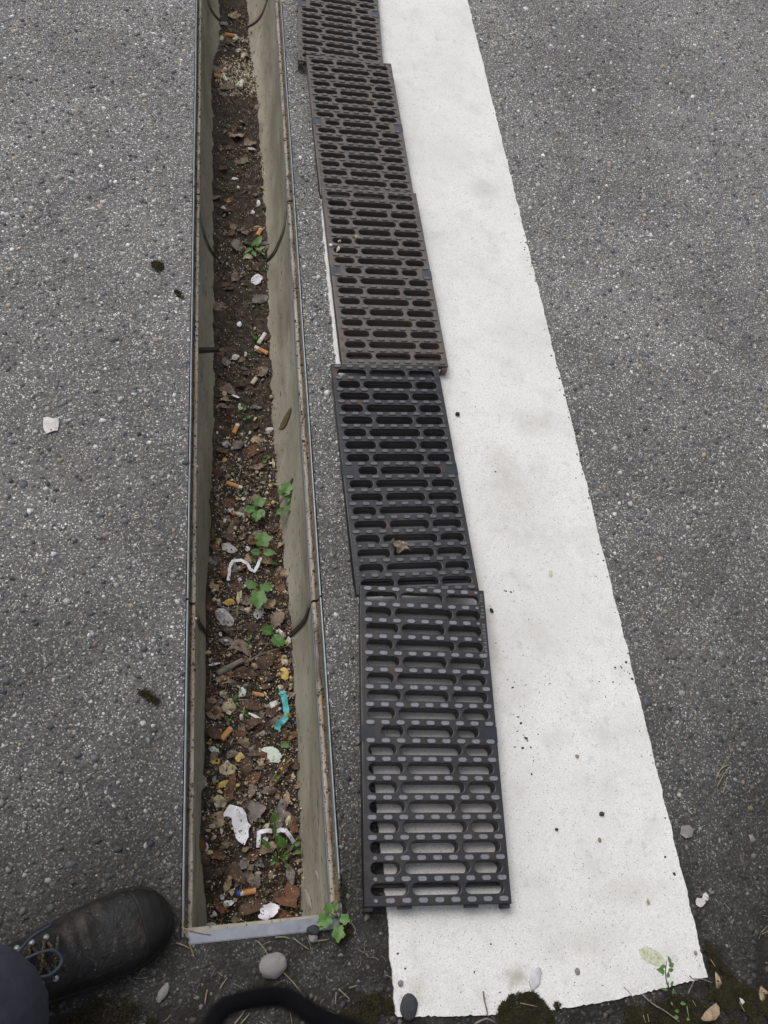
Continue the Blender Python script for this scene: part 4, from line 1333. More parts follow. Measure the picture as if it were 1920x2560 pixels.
def weed(label, root_pt, leaves, mk='green', group='green weeds in the channel', surf=None, stemr=.0007):
    """leaves: (base point, tip point, width ratio, lobes)"""
    root = empty('weed', root_pt)
    for i, (b, t, wr, lb) in enumerate(leaves):
        b, t = Vector(b), Vector(t)
        d = t - b
        L = d.length
        me = leaf_mesh(L, L * wr, lb, i * 7 + int(root_pt[1] * 1000))
        o = link('leaf', me, M[mk], root)
        ang = math.atan2(d.y, d.x)
        o.location = b - root_pt
        o.rotation_euler = Euler((0, -math.asin(max(-1, min(1, d.z / L))) - .08, ang), 'XYZ')
        mid = (root_pt + b) * .5 + Vector((0, 0, .005))
        if (b - root_pt).length > .003:
            V, F = tube([q - root_pt for q in smoothpath([root_pt, mid, b + d * .08], 3)], [stemr] * 7, 6)
            link('stem', pydata(V, F, True), M['stem'], root)
    tag(root, label, 'weed', group)
    return root


def wz(z, base, tip, up0, up1, wr=.7, lobes=0):
    return (DZ(z, *base, up0), DZ(z, *tip, up1), wr, lobes)


weed('three-leaved green weed standing over the folded zigzag paper strip', DZ(2, 758, 215, 0),
     [wz(2, (762, 185), (778, 85), .035, .042, .95, 5), wz(2, (748, 225), (682, 215), .03, .034, .75), wz(2, (768, 228), (855, 225), .03, .034, .62), wz(2, (748, 190), (722, 155), .026, .03, .6)])
weed('lobed green weed beside the mint gum', DZ(2, 735, 478, 0),
     [wz(2, (722, 462), (648, 438), .030, .036, .8, 5), wz(2, (745, 468), (828, 465), .03, .036, .8, 5), wz(2, (732, 488), (735, 600), .03, .034, .9, 5)])
weed('pair of round serrated green leaves at the lower end of the right joint', DZ(2, 835, 795, 0),
     [wz(2, (838, 770), (758, 755), .014, .02, .85, 9), wz(2, (840, 800), (905, 865), .016, .02, .95, 9)], 'greend')
weed('lobed green weed in the middle of the bed, left of the right-wall weed', DZ(3, 725, 1690, 0),
     [wz(3, (735, 1680), (748, 1610), .026, .036, 1.0, 5), wz(3, (715, 1695), (638, 1700), .026, .03, .75, 5), wz(3, (728, 1705), (722, 1770), .028, .032, .8, 5), wz(3, (740, 1700), (775, 1745), .024, .03, .8)])
weed('tall green weed leaning on the right wall above the three-leaved one', DZ(3, 850, 1720, 0),
     [wz(3, (918, 1590), (945, 1510), .055, .06, .9, 5), wz(3, (915, 1600), (872, 1560), .05, .056, .8, 5), wz(3, (925, 1600), (945, 1640), .045, .05, .9), wz(3, (912, 1690), (975, 1690), .04, .045, .7, 5), wz(3, (905, 1705), (858, 1725), .04, .045, .8)])
weed('bushy lower weed growing through the bent paper strips', DZ(1, 880, 680, 0),
     [wz(1, (838, 440), (850, 350), .035, .045, .42), wz(1, (848, 520), (850, 445), .02, .03, .35), wz(1, (815, 610), (755, 540), .02, .028, .32), wz(1, (920, 600), (875, 540), .02, .026, .7, 5), wz(1, (985, 590), (1020, 565), .025, .03, .9),
      wz(1, (985, 640), (1040, 632), .02, .025, .5), wz(1, (960, 620), (975, 580), .022, .028, .4), wz(1, (915, 690), (945, 650), .012, .018, .6), wz(1, (850, 690), (820, 730), .01, .014, .6), wz(1, (925, 710), (940, 755), .012, .014, .5), wz(1, (870, 520), (905, 555), .02, .022, .5), wz(1, (860, 700), (850, 660), .01, .02, .5)], 'greend', stemr=.0008)
weed('small weed on the front of the litter, left of the brown curled leaf', DZ(1, 820, 820, 0), [wz(1, (818, 825), (835, 800), .004, .006, .8), wz(1, (820, 828), (805, 838), .004, .006, .8)], 'greend')
weed('tiny sprout right of the frilly cream flake', DZ(2, 575, 1250, 0), [wz(2, (575, 1245), (580, 1205), .012, .018, .5), wz(2, (580, 1260), (600, 1285), .01, .012, .5), wz(2, (570, 1250), (555, 1225), .01, .012, .5)])
weed('tiny sprout above the orange butt near the ribbon', DZ(2, 520, 1380, 0), [wz(2, (518, 1380), (505, 1360), .01, .012, .6), wz(2, (525, 1385), (550, 1375), .01, .012, .5), wz(2, (520, 1390), (530, 1420), .01, .012, .5)])
weed('flat green leaf pair left of the thin white curled scrap', DZ(2, 640, 1330, 0), [wz(2, (650, 1330), (615, 1320), .006, .008, .7), wz(2, (640, 1345), (670, 1360), .006, .008, .5)])
weed('green sprout left above the ribbon\'s brown leaf', DZ(2, 712, 1312, 0), [wz(2, (700, 1318), (735, 1308), .006, .008, .6)])
weed('small sprouts below the dark brown leaf by the round leaves', DZ(2, 655, 880, 0), [wz(2, (655, 880), (645, 850), .008, .012, .4), wz(2, (660, 885), (685, 885), .008, .01, .5), wz(2, (680, 820), (685, 790), .008, .012, .5)])
weed('small leaf cluster beneath the three-leaved weed', DZ(2, 700, 270, 0), [wz(2, (690, 265), (655, 258), .008, .01, .6), wz(2, (700, 270), (715, 300), .008, .01, .5), wz(2, (820, 298), (870, 300), .006, .008, .5)], 'greend')
weed('small sprout at the right wall below the mint paper', DZ(2, 860, 1780, 0), [wz(2, (855, 1785), (890, 1770), .008, .01, .6), wz(2, (858, 1790), (840, 1770), .008, .01, .5)], 'greend')
weed('small sprout in the dark stretch below the white scrap', DZ(3, 635, 985, 0), [wz(3, (632, 985), (628, 962), .008, .01, .6), wz(3, (638, 985), (655, 985), .008, .01, .6), wz(3, (640, 990), (640, 1010), .008, .01, .6)])
weed('small pair of round leaves above the brown butt', DZ(3, 660, 1060, 0), [wz(3, (655, 1062), (685, 1052), .008, .012, .7), wz(3, (650, 1065), (630, 1075), .008, .01, .7), wz(3, (605, 1055), (598, 1045), .008, .01, .8)])
weed('small lobed weed at the right wall beside the dark russet leaf', DZ(3, 795, 1350, 0), [wz(3, (795, 1345), (815, 1325), .01, .014, .8, 5), wz(3, (790, 1355), (770, 1370), .01, .012, .8, 5)], 'greend')
weed('sprouts left of the whitish butt', DZ(3, 715, 520, 0), [wz(3, (712, 520), (695, 485), .01, .014, .35), wz(3, (718, 522), (725, 500), .01, .014, .4)])
weed('cluster of small weeds at the right wall above the middle joint', DZ(4, 700, 1710, 0),
     [wz(4, (700, 1700), (720, 1650), .016, .02, .4), wz(4, (690, 1715), (640, 1745), .012, .016, .4), wz(4, (715, 1720), (760, 1735), .014, .018, .4), wz(4, (720, 1700), (755, 1625), .016, .022, .5), wz(4, (650, 1680), (640, 1650), .01, .014, .4),
      wz(4, (740, 1730), (782, 1700), .012, .018, .5), wz(4, (690, 1740), (720, 1770), .01, .012, .5), wz(4, (755, 1745), (780, 1760), .01, .012, .5)])
weed('single sprout on the small drab leaf in the dark stretch', DZ(4, 640, 1150, 0), [wz(4, (635, 1150), (620, 1155), .006, .008, .6), wz(4, (640, 1148), (650, 1135), .006, .008, .6)])

# lobed plant at the right end of the bar (rooted in the asphalt joint)
def gz(a, b, z):
    return G(380 + a / 2.765, 1900 + b / 2.765, z)


weed('lobed green weed rooted at the right end of the steel bar', gz(1285, 1090, 0),
     [(gz(1225, 1060, .02), gz(1210, 990, .026), .95, 5), (gz(1250, 1030, .022), gz(1285, 1000, .026), .9, 5), (gz(1235, 1085, .018), gz(1150, 1130, .022), .95, 5), (gz(1300, 1090, .018), gz(1365, 1110, .022), 1.0, 5), (gz(1290, 1140, .014), gz(1285, 1250, .018), .85, 5), (gz(1215, 1100, .016), gz(1165, 1165, .02), .6, 5)],
     group='weeds beside the channel')

# leaves stuck on the right wall
for (a, b, L, W, ang, zc, mk, lab) in [(925, 1065, 165, 55, 58, -.120, 'wl', 'brown pointed leaf stuck flat on the right channel wall'), ]:
    pass


def wall_leaf(z, tipa, tipb, wr, mk, lab):
    def hit(a, b):
        u, v = ZM(z)(a, b)
        d = ray(u, v)
        k = -.03
        while k > -.2:
            P = CAM + d * ((k - CAM.z) / d.z)
            if P.x >= SW - wallx(k):
                return P
            k -= .0005
        return P
    A, B = hit(*tipa), hit(*tipb)
    d = B - A
    L = d.length
    nrm = Vector((-1, 0, .12)).normalized()
    s = nrm.cross(d).normalized()
    V = []
    n = 10
    for k in range(n + 1):
        t = k / n
        wv = L * wr * .5 * math.sin(math.pi * t ** .85) ** .8
        for q in (-1, 0, 1):
            p_ = A + d * t + s * q * wv
            lim = SW - wallx(p_.z)
            p_.x = lim - .0014 - (.0007 if q == 0 else 0)
            V.append(p_)
    nv = len(V)
    V += [v + Vector((-.0004, 0, .0002)) for v in V]
    F = []
    for k in range(n):
        for q in (0, 1):
            a = k * 3 + q
            F.append((a, a + 1, a + 4, a + 3))
            F.append((nv + a + 3, nv + a + 4, nv + a + 1, nv + a))
        for q in (0, 2):
            a = k * 3 + q
            F.append((a, a + 3, nv + a + 3, nv + a))
    o = link('dead_leaf', pydata(V, F), M[mk] if isinstance(mk, str) else mk)
    tag(o, lab, 'leaf')


M['wallleaf'] = flat('olive_leaf', (.13, .10, .045), scale=90)
M['palefeather'] = mat('papery_leaf', [(.3, (.30, .27, .22)), (.7, (.46, .43, .38))], scale=80, detail=5, rough=.6, bump=.3)
wall_leaf(3, (880, 1142), (970, 992), .34, 'wallleaf', 'olive-brown pointed leaf stuck flat on the right channel wall')
wall_leaf(3, (952, 1520), (982, 1480), .3, BROWN[1], 'tiny russet leaf on the right wall above the tall weed')
wall_leaf(1, (1062, 895), (1112, 1030), .42, 'palefeather', 'pale papery leaf stuck on the right wall near the end bar')
wall_leaf(1, (1140, 765), (1160, 832), .36, 'palefeather', 'small pale husk on the right wall above the papery leaf')

# ------------------------------------------------------------------ cast iron grates
GL_, GW = .503, .2235                             # length and width of one grate
ROWP = .0288


def slot_spline(cu, x0, x1, yc, hw, n=7):
    sp = cu.splines.new('POLY')
    r = hw
    pts = []
    for k in range(n + 1):
        a = -math.pi / 2 + math.pi * k / n
        pts.append((x1 - r + r * math.cos(a), yc + r * math.sin(a)))
    for k in range(n + 1):
        a = math.pi / 2 + math.pi * k / n
        pts.append((x0 + r + r * math.cos(a), yc + r * math.sin(a)))
    sp.points.add(len(pts) - 1)
    for i, p in enumerate(pts):
        sp.points[i].co = (p[0], p[1], 0, 1)
    sp.use_cyclic_u = True


def slab(x0, x1, y0, y1, notch, slots, z0, z1, bev):
    cu = bpy.data.curves.new('outline', 'CURVE')
    cu.dimensions = '2D'
    cu.fill_mode = 'BOTH'
    pts = [(x0, y0)] + notch(y0, 1) + [(x1, y0), (x1, y1)] + notch(y1, -1)[::-1] + [(x0, y1)]
    sp = cu.splines.new('POLY')
    sp.points.add(len(pts) - 1)
    for i, p in enumerate(pts):
        sp.points[i].co = (p[0], p[1], 0, 1)
    sp.use_cyclic_u = True
    for s in slots:
        slot_spline(cu, *s)
    cu.extrude = (z1 - z0) / 2 - bev
    cu.bevel_depth = bev
    cu.bevel_resolution = 2
    cu.offset = -bev
    ob = bpy.data.objects.new('tmp', cu)
    col.objects.link(ob)
    dg = bpy.context.evaluated_depsgraph_get()
    me = bpy.data.meshes.new_from_object(ob.evaluated_get(dg))
    me.transform(Matrix.Translation((0, 0, (z0 + z1) / 2)))
    bpy.data.objects.remove(ob)
    bpy.data.curves.remove(cu)
    return me


def grate_mesh():
    HW = .0080
    slots = []
    for k in range(17):
        yc = ROWP * (k + .5) + .0028 + .0007
        if k == 8:
            xs_ = [(.0321, .0676), (.0747, .1500), (.1572, .1925)]
        elif k % 2 == 0:
            xs_ = [(.0110, .0655), (.0725, .1465), (.1535, .2125)]
        else:
            xs_ = [(.0110, .0548), (.0618, .1622), (.1692, .2125)]
        for a, b in xs_:
            slots.append((a, b, yc, HW))
    none = lambda y, s: []
    up = slab(0, GW, -.0045, .4985, none, slots, .013, .026, .0016)
    lo = slab(.001, GW - .001, .021, .473, none, [(a - .0002, b + .0002, c, h + .0002) for a, b, c, h in slots if .03 < c < .465], .0005, .0129, .0008)
    bm = bmesh.new()
    bm.from_mesh(up)
    bm.from_mesh(lo)
    # end lugs under both ends
    for (x, ww) in ((.062, .020), (.163, .020)):
        box(bm, x - ww / 2, x + ww / 2, -.0085, .006, .009, .0215)
        box(bm, x - ww / 2, x + ww / 2, .488, .4985, .012, .0215)
    me = mesh_of(bm)
    return me


GM = grate_mesh()


def oblong(L, W, H, n=6):
    bm = bmesh.new()
    r = W / 2
    ring = []
    for k in range(n + 1):
        a = -math.pi / 2 + math.pi * k / n
        ring.append((L / 2 - r + r * math.cos(a), r * math.sin(a)))
    for k in range(n + 1):
        a = math.pi / 2 + math.pi * k / n
        ring.append((-L / 2 + r + r * math.cos(a), r * math.sin(a)))
    lo = [bm.verts.new((x * 1.06, y * 1.1, -.0006)) for x, y in ring]
    mi = [bm.verts.new((x, y, H * .7)) for x, y in ring]
    hi = [bm.verts.new((x * .93, y * .86, H)) for x, y in ring]
    m = len(ring)
    for i in range(m):
        j = (i + 1) % m
        bm.faces.new((lo[i], lo[j], mi[j], mi[i]))
        bm.faces.new((mi[i], mi[j], hi[j], hi[i]))
    bm.faces.new(hi)
    return mesh_of(bm)


def two(meA, m1):
    me = meA.copy()
    me.materials.clear()
    me.materials.append(m1)
    return me


stud_a = oblong(.0138, .0070, .0024)
stud_s = oblong(.0058, .0057, .0024)
bm = bmesh.new()
box(bm, -.0006, .0215, .2310, .2580, .006, .0266)
bmesh.ops.bevel(bm, geom=list(bm.edges), offset=.0009, segments=2, affect='EDGES')
clip_me = mesh_of(bm)
bm = bmesh.new()
nn = 16
for rr, zz_ in ((.0036, .0258), (.0036, .0268), (.0028, .0268), (.0028, .0258)):
    for k in range(nn):
        bm.verts.new((rr * math.cos(2 * math.pi * k / nn), rr * math.sin(2 * math.pi * k / nn), zz_))
bm.verts.ensure_lookup_table()
for i in range(3):
    for k in range(nn):
        bm.faces.new([bm.verts[i * nn + k], bm.verts[i * nn + (k + 1) % nn], bm.verts[(i + 1) * nn + (k + 1) % nn], bm.verts[(i + 1) * nn + k]])
ring_me = mesh_of(bm)
fc = bpy.data.curves.new('lettering', 'FONT')
fc.body = 'EN 1433  D400/E600'
fc.size = .0066
fc.extrude = .00035
fc.space_character = 1.22
fo = bpy.data.objects.new('tmp', fc)
col.objects.link(fo)
dg = bpy.context.evaluated_depsgraph_get()
text_me = bpy.data.meshes.new_from_object(fo.evaluated_get(dg))
bpy.data.objects.remove(fo)
tx = [v.co.x for v in text_me.vertices]
text_me.transform(Matrix.Diagonal((.112 / (max(tx) - min(tx)), 1, 1, 1)))
bm = bmesh.new()
box(bm, -.0062, .0062, -.0105, -.004, .001, .021)
bmesh.ops.bevel(bm, geom=list(bm.edges), offset=.0012, segments=2, affect='EDGES')
foot_me = mesh_of(bm)

SET = {}
for nm, im, sm, cm in (('n', 'iron', 'stud', 'clip'), ('m', 'iron', 'studmid', 'clip'), ('d', 'irondust', 'studdust', 'clipg')):
    SET[nm] = dict(body=two(GM, M[im]), a=two(stud_a, M[sm]), s=two(stud_s, M[sm]), clip=two(clip_me, M[cm]), ring=two(ring_me, M[im]), text=two(text_me, M[sm]), foot=two(foot_me, M[im]))


def grate(x, y, ang, flip, setn, rise, label, feet, z=.0045):
    S = SET[setn]
    root = empty('drain_grate', (x, y, z))
    # local frame: x across, y along; a flipped grate is turned end for end
    root.rotation_euler = Euler((math.asin(rise / GL_), 0, ang), 'XYZ')
    tag(root, label, 'drain grate', 'cast iron grates lying in a row beside the channel')

    def put(nm, me, px, py, pz=0.0, rz=0.0):
        o = bpy.data.objects.new(nm, me)
        col.objects.link(o)
        o.parent = root
        if flip:
            px, py, rz = GW - px, .494 - py, rz + math.pi
        o.location = (px, py, pz)
        o.rotation_euler = (0, 0, rz)
        return o
    put('slotted_frame', S['body'], 0, 0)
    colx = [.0142, .0389, .0635, .0883, .1130, .1377, .1623, .1869, .2115]
    for k in range(18):
        yk = .0028 + ROWP * k
        for i, cx in enumerate(colx):
            me, xx_ = S['a'], cx
            if i == 0 and k < 3:
                me, xx_ = S['s'], .0174
            if i == 8 and k > 13:
                me, xx_ = S['s'], .2075
            if i in (0, 8) and k in (8, 9):
                pass
            put('stud', me, xx_, yk, .026)
    put('locking_clip', S['clip'], 0, 0)
    put('locking_clip', S['clip'], GW, .489, 0, math.pi)
    for k in range(3):
        put('cast_ring', S['ring'], .0058, .0028 + ROWP * k)
    t = put('cast_lettering', S['text'], .2150, .491, .0262, -math.pi / 2)
    for fx in feet:
        put('foot', S['foot'], fx, 0) if not flip else put('foot', S['foot'], GW - fx, .494, 0, math.pi)
    return root


GR = [(.2579, -.4930, -.0689, False, 'n', .009, 'nearest iron grate, its slots showing the white line beneath', [.0075, .216]),
      (.2863, -.0065, .0186, True, 'm', .0, 'second iron grate from the front, black with a dead leaf caught on it', []),
      (.2989, .4962, .0218, False, 'd', .009, 'third grate from the front, brownish, its corner sticking out on the white line', [.216]),
      (.2853, .9833, .0134, True, 'd', .009, 'fourth grate from the front, dusty brown, second from the top of the photo', []),
      (.2590, 1.4760, -.0480, False, 'd', .0, 'farthest grate, cut off by the top edge of the photo', [.0075])]
for i, g_ in enumerate(GR):
    grate(*g_)


# litter caught on the grates
def on_grate(u, v, z=.034):
    return G(u, v, z)


for (u, v, L, W, ang, tone, lab) in [(1000, 1364, .036, .020, -20, 2, 'shredded drab dead leaf caught on the second grate')]:
    o = link('dead_leaf', sheet(blob(L, W, 22, .55, 9), .0004, .010, 110, .003, 90, .003, 9), BROWN[tone])
    place(o, on_grate(u, v, .036), R(ang), .1, .05)
    tag(o, lab, 'leaf')
for (u, v, L, W, ang, mk, lab) in [(827, 613, .009, .008, 0, 'wpebble', 'pale seed husk at the left of the third grate'), (845, 622, .022, .007, 70, 'cream', 'cream withered flower bit on the third grate'),
                                   (893, 592, .011, .008, 10, 'cream', 'small beige husk on a bar of the third grate'), (849, 604, .008, .006, 30, 'cream', 'tiny beige husk above the withered flower bit on the third grate')]:
    o = link('husk', sheet(blob(L, W, 10, .25, int(u)), .0006, .003, 150, .003, 20, 0, int(u)), M[mk])
    place(o, on_grate(u, v, .038), R(ang), .2, .2)
    tag(o, lab, 'husk')

# ------------------------------------------------------------------ pebbles and chips on the ground
def pebble(name, P, a, b, c, ang, mk, label, seed=0, cat='pebble', rough=.14):
    bm = bmesh.new()
    bmesh.ops.create_icosphere(bm, subdivisions=3, radius=1)
    for v in bm.verts:
        d = v.co.normalized()
        k = 1 + rough * noise.noise(d * 1.6 + Vector((seed, 0, 0))) + rough * .35 * noise.noise(d * 4 + Vector((seed, 3, 0)))
        v.co = Vector((d.x * a, d.y * b, d.z * c)) * k
    o = link(name, mesh_of(bm, smooth=True), M[mk])
    o.location = (P.x, P.y, P.z + c * .75)
    o.rotation_euler = (0, 0, R(ang))
    tag(o, label, cat)
    return o


pebble('pebble', G(681, 2414), .0200, .0162, .011, 12, 'pebble', 'rounded grey pebble on the asphalt in front of the steel bar', 1)
pebble('pebble', G(784, 2326, .002), .0098, .0068, .007, -5, 'dpebble', 'dark stone lying on the front edge of the steel bar', 2, rough=.25)
pebble('pebble', G(782, 2345), .0075, .0065, .005, 0, 'pebble', 'small grey stone against the front of the steel bar', 3, rough=.25)
pebble('pebble', G(408, 2482), .0120, .0060, .005, 55, 'pebble', 'blue-grey stone chip between the boot and the camera cord', 4, rough=.3)
pebble('pebble', G(*Z7(218, 580), .0045), .0125, .0172, .0035, -12, 'dpebble', 'flat black oval stone at the near left corner of the white line', 5, rough=.08)
pebble('pebble', G(*Z7(162, 422), .0045), .0040, .0042, .003, 0, 'pebble', 'tiny grey stone above the black oval one', 6, rough=.3)
pebble('pebble', G(*Z7(1345, 343), .0045), .0038, .0048, .002, 0, 'pebble', 'small brownish pebble near the front of the white line', 7, rough=.2)
pebble('paint_blister', G(*Z7(1063, 392), .0045), .0078, .0150, .0022, -32, 'wpebble', 'flat pale oval chip beside the stained patch on the white line', 8, 'chip', .22)
pebble('pebble', G(1143, 1037, .0045), .0048, .0040, .0045, 0, 'dpebble', 'dark blue-grey pebble on the white line beside the second grate', 9, rough=.3)
pebble('pebble', G(*Z5(907, 1145), .0045), .0042, .0036, .003, 0, 'dpebble', 'grey pebble in the lower middle of the white line', 10, rough=.3)
pebble('pebble', G(*Z5(898, 1262), .0045), .0026, .0036, .0022, 0, 'ledge', 'small brown stone below the grey pebble on the white line', 11, rough=.35)
pebble('pebble', G(*Z5(705, 1215), .0045), .0028, .0024, .002, 0, 'dpebble', 'tiny dark grit stone left of the brown stone on the white line', 12, rough=.35)
pebble('pebble', G(*Z5(797, 885), .0045), .0030, .0032, .002, 0, 'ledge', 'tiny pinkish stone in the middle of the white line', 13, rough=.35)
pebble('pebble', G(1228, 1527, .0045), .0030, .0048, .003, 20, 'dpebble', 'small dark stone right beside the nearest grate\'s lettering', 14, rough=.3)
pebble('pebble', G(348, 1087), .0035, .0042, .0030, 0, 'dpebble', 'small black stone on the left asphalt right of the white scrap', 15, rough=.3)
pebble('pebble', G(*Z8(275, 440), .0045), .0022, .0036, .002, 0, 'ledge', 'tiny brown stone near the right front of the white line', 16, rough=.35)
pebble('pebble', G(*Z8(820, 1025), .0045), .0026, .0030, .002, 0, 'pebble', 'tiny grey stone at the right edge of the white line near the sprig', 17, rough=.35)


def ground_flake(name, outline, material, label, cat, z=.002, thick=.0012, bump=.002, dome=.001, seed=1):
    W = [G(u, v, z) for u, v in outline]
    c = sum(W, Vector()) / len(W)
    o = link(name, sheet([(p.x - c.x, p.y - c.y) for p in W], thick, bump, 80, dome, 40, 0, seed), material)
    o.location = (c.x, c.y, z + .0015)
    tag(o, label, cat)
    return o


def Z9(a, b):
    return a / 3.318, 1000 + b / 3.318


ground_flake('white_scrap', [Z9(a, b) for a, b in [(365, 150), (400, 145), (440, 158), (488, 150), (490, 190), (480, 255), (440, 262), (385, 282), (362, 245), (358, 190)]], M['paperd'], 'white square scrap with a dark crease on the left asphalt', 'scrap')
ground_flake('gum_spot', [Z8(a, b) for a, b in [(835, 390), (890, 400), (905, 345), (935, 325), (965, 365), (970, 410), (940, 440), (900, 490), (870, 500), (830, 470), (822, 430)]], M['paperd'], 'whitish flattened gum on the asphalt right of the line', 'gum', thick=.0008)
ground_flake('gum_spot', [Z5(a, b) for a, b in [(1265, 1200), (1300, 1195), (1322, 1215), (1315, 1248), (1285, 1255), (1262, 1235)]], M['pebble'], 'grey-white gum spot on the asphalt above the whitish one', 'gum', thick=.0008, seed=3)
ground_flake('dead_leaf', [Z8(a, b) for a, b in [(870, 1780), (920, 1700), (990, 1640), (1060, 1600), (1095, 1650), (1090, 1730), (1040, 1800), (960, 1810), (900, 1805)]], BROWN[4], 'torn pinkish leaf lying on the moss at the near right corner', 'leaf', .012, .0006, .006, .004, 4)
ground_flake('dead_leaf', [Z8(a, b) for a, b in [(1040, 1240), (1075, 1300), (1105, 1380), (1090, 1440), (1060, 1450), (1035, 1360), (1030, 1290)]], BROWN[4], 'narrow tan leaf at the right edge of the line above the moss', 'leaf', .006, .0006, .006, .004, 5)
ground_flake('dead_leaf', [Z8(a, b) for a, b in [(1545, 1470), (1590, 1410), (1650, 1470), (1650, 1530), (1590, 1590), (1555, 1560)]], BROWN[4], 'tan leaf at the right edge of the photo on the moss', 'leaf', .006, .0006, .006, .004, 6)
ground_flake('white_scrap', [Z8(a, b) for a, b in [(1325, 1540), (1360, 1560), (1385, 1590), (1360, 1620), (1335, 1590)]], M['paperd'], 'small white scrap on the moss near the lower right corner', 'scrap', .008, seed=8)
M['lichen'] = mat('lichen', [(.38, (.38, .42, .24)), (.6, (.62, .63, .52))], scale=240, detail=5, rough=.95, bump=.6)
ground_flake('crushed_leaf', [Z8(a, b) for a, b in [(165, 985), (230, 960), (300, 965), (360, 990), (410, 1030), (450, 1090), (475, 1130), (440, 1160), (390, 1185), (340, 1160), (270, 1130), (210, 1080), (180, 1030)]], M['lichen'], 'crushed pale green leaf pressed onto the white line by the sprig', 'leaf', .0040, .0005, .0006, .0003, 7)
ground_flake('green_smear', [Z6(a, b) for a, b in [(1130, 1770), (1160, 1775), (1168, 1810), (1155, 1842), (1130, 1830), (1122, 1800)]], M['lichen'], 'small green leaf crumb on the middle of the white line', 'leaf', .0040, .0005, .0006, .0003, 8)

# straws on the ground
def gstraw(P, rad, label, mk='straw', group=None):
    stick('straw', P, rad, M[mk], label, 'straw', group, 5, .4)


for k, (q, lab) in enumerate([
        ([Z5(1425, 985), Z5(1445, 945), Z5(1470, 908)], 'longest straw of the small bundle on the right asphalt'),
        ([Z5(1440, 950), Z5(1462, 930), Z5(1488, 922)], 'upper straw crossing the small bundle on the right asphalt'),
        ([Z5(1430, 1020), Z5(1455, 975), Z5(1490, 925)], 'lower straw of the small bundle on the right asphalt'),
        ([Z5(1432, 975), Z5(1455, 965), Z5(1478, 955)], 'middle straw of the small bundle on the right asphalt'),
        ([Z5(1455, 1050), Z5(1465, 1025), Z5(1472, 990)], 'short straw below the small bundle on the right asphalt'),
        ([Z5(1488, 860), Z5(1487, 830)], 'short straw above the small bundle on the right asphalt'),
        ([Z5(1330, 1145), Z5(1328, 1120)], 'single short straw on the asphalt right of the line')]):
    gstraw([G(u, v, .004 + .001 * k) for u, v in q], .0011, lab, group='straws on the right asphalt')


def ZB(a, b):
    return 440 + a / 2.9625, 2200 + b / 2.9625


for q, lab in [([(605, 452), (650, 505), (685, 560)], 'straw pointing at the grey pebble from the steel bar'), ([(790, 680), (860, 750), (935, 840)], 'straw running from the grey pebble to the lower right'),
               ([(215, 915), (222, 860), (232, 810)], 'straw standing left of the camera cord'), ([(325, 805), (350, 765), (378, 722)], 'short straw left below the grey pebble'),
               ([(435, 1066), (480, 1010), (520, 955)], 'straw inside the loop of the camera cord'), ([(480, 1066), (520, 1020), (545, 985)], 'second straw inside the loop of the camera cord'),
               ([(1040, 452), (1135, 440)], 'straw by the small stone at the steel bar'), ([(870, 430), (920, 470), (985, 515)], 'curved straw in front of the steel bar'),
               ([(1205, 805), (1240, 840), (1290, 885)], 'straw slanting left of the white line\'s corner'), ([(1180, 920), (1186, 830)], 'upright thin straw left of the white line\'s corner'),
               ([(735, 425), (800, 422), (840, 435)], 'thin root along the front of the steel bar'), ([(1285, 800), (1345, 780)], 'short straw left of the white line'),
               ([(0, 465), (60, 485), (105, 510)], 'dry root at the left end of the steel bar'), ([(40, 350), (140, 385), (255, 405)], 'dry root lying over the left end of the steel bar'),
               ([(100, 470), (120, 530), (135, 570)], 'short dry root below the left end of the steel bar'), ([(45, 300), (60, 380), (100, 440)], 'dry root curling at the foot of the left rail'),
               ([(1245, 360), (1290, 320), (1305, 295)], 'straw under the weed at the right end of the bar'), ([(1300, 320), (1330, 370), (1320, 400)], 'curled straw right of the weed at the bar')]:
    gstraw([G(*ZB(a, b), .004) for a, b in q], .0010, lab, group='straws in front of the steel bar')
r4 = random.Random(12)
for i in range(60):
    x = r4.uniform(-.22, .30)
    y = r4.uniform(-.66, -.525)
    if i > 42:
        x = r4.uniform(.79, .98)
        y = r4.uniform(-.7, -.42)
    a = r4.uniform(0, 6.28)
    L = r4.uniform(.006, .02)
    P = Vector((x, y, .003))
    Q = P + Vector((math.cos(a), math.sin(a), .1)) * L
    gstraw([P, (P + Q) / 2 + Vector((r4.uniform(-.002, .002), r4.uniform(-.002, .002), .001)), Q], r4.uniform(.0003, .0006), 'fine dry stalk bit lying on the dirty foreground asphalt', r4.choice(['straw', 'twig']), 'fine stalk bits on the foreground asphalt')
gstraw([G(*Z7(718, 478), .02), G(*Z7(724, 530), .016), G(*Z7(740, 600), .01), G(*Z7(750, 650), .004)], .0014, 'dark bent twig standing at the front edge of the white line', 'twig')
gstraw([G(*Z7(965, 555), .02), G(*Z7(1080, 580), .02)], .0007, 'thin straw lying on the moss cushion')
gstraw([G(*Z7(660, 696), .006), G(*Z7(740, 660), .01), G(*Z7(800, 690), .006)], .0016, 'light brown root curling below the bent twig', 'twig')
gstraw([G(*Z8(210, 1500), .008), G(*Z8(330, 1610), .012), G(*Z8(480, 1700), .012), G(*Z8(640, 1820), .012)], .0012, 'long brown stalk slanting over the moss at the near right corner', 'twig')
gstraw([G(*Z8(755, 1285), .012), G(*Z8(800, 1325), .014), G(*Z8(900, 1325), .012), G(*Z8(1020, 1370), .008)], .0011, 'forked dry stalk arching over the corner of the white line', 'twig')
gstraw([G(*Z8(735, 1500), .008), G(*Z8(780, 1400), .012), G(*Z8(830, 1315), .014)], .0010, 'dry stalk rising to the forked one at the line\'s corner', 'twig')
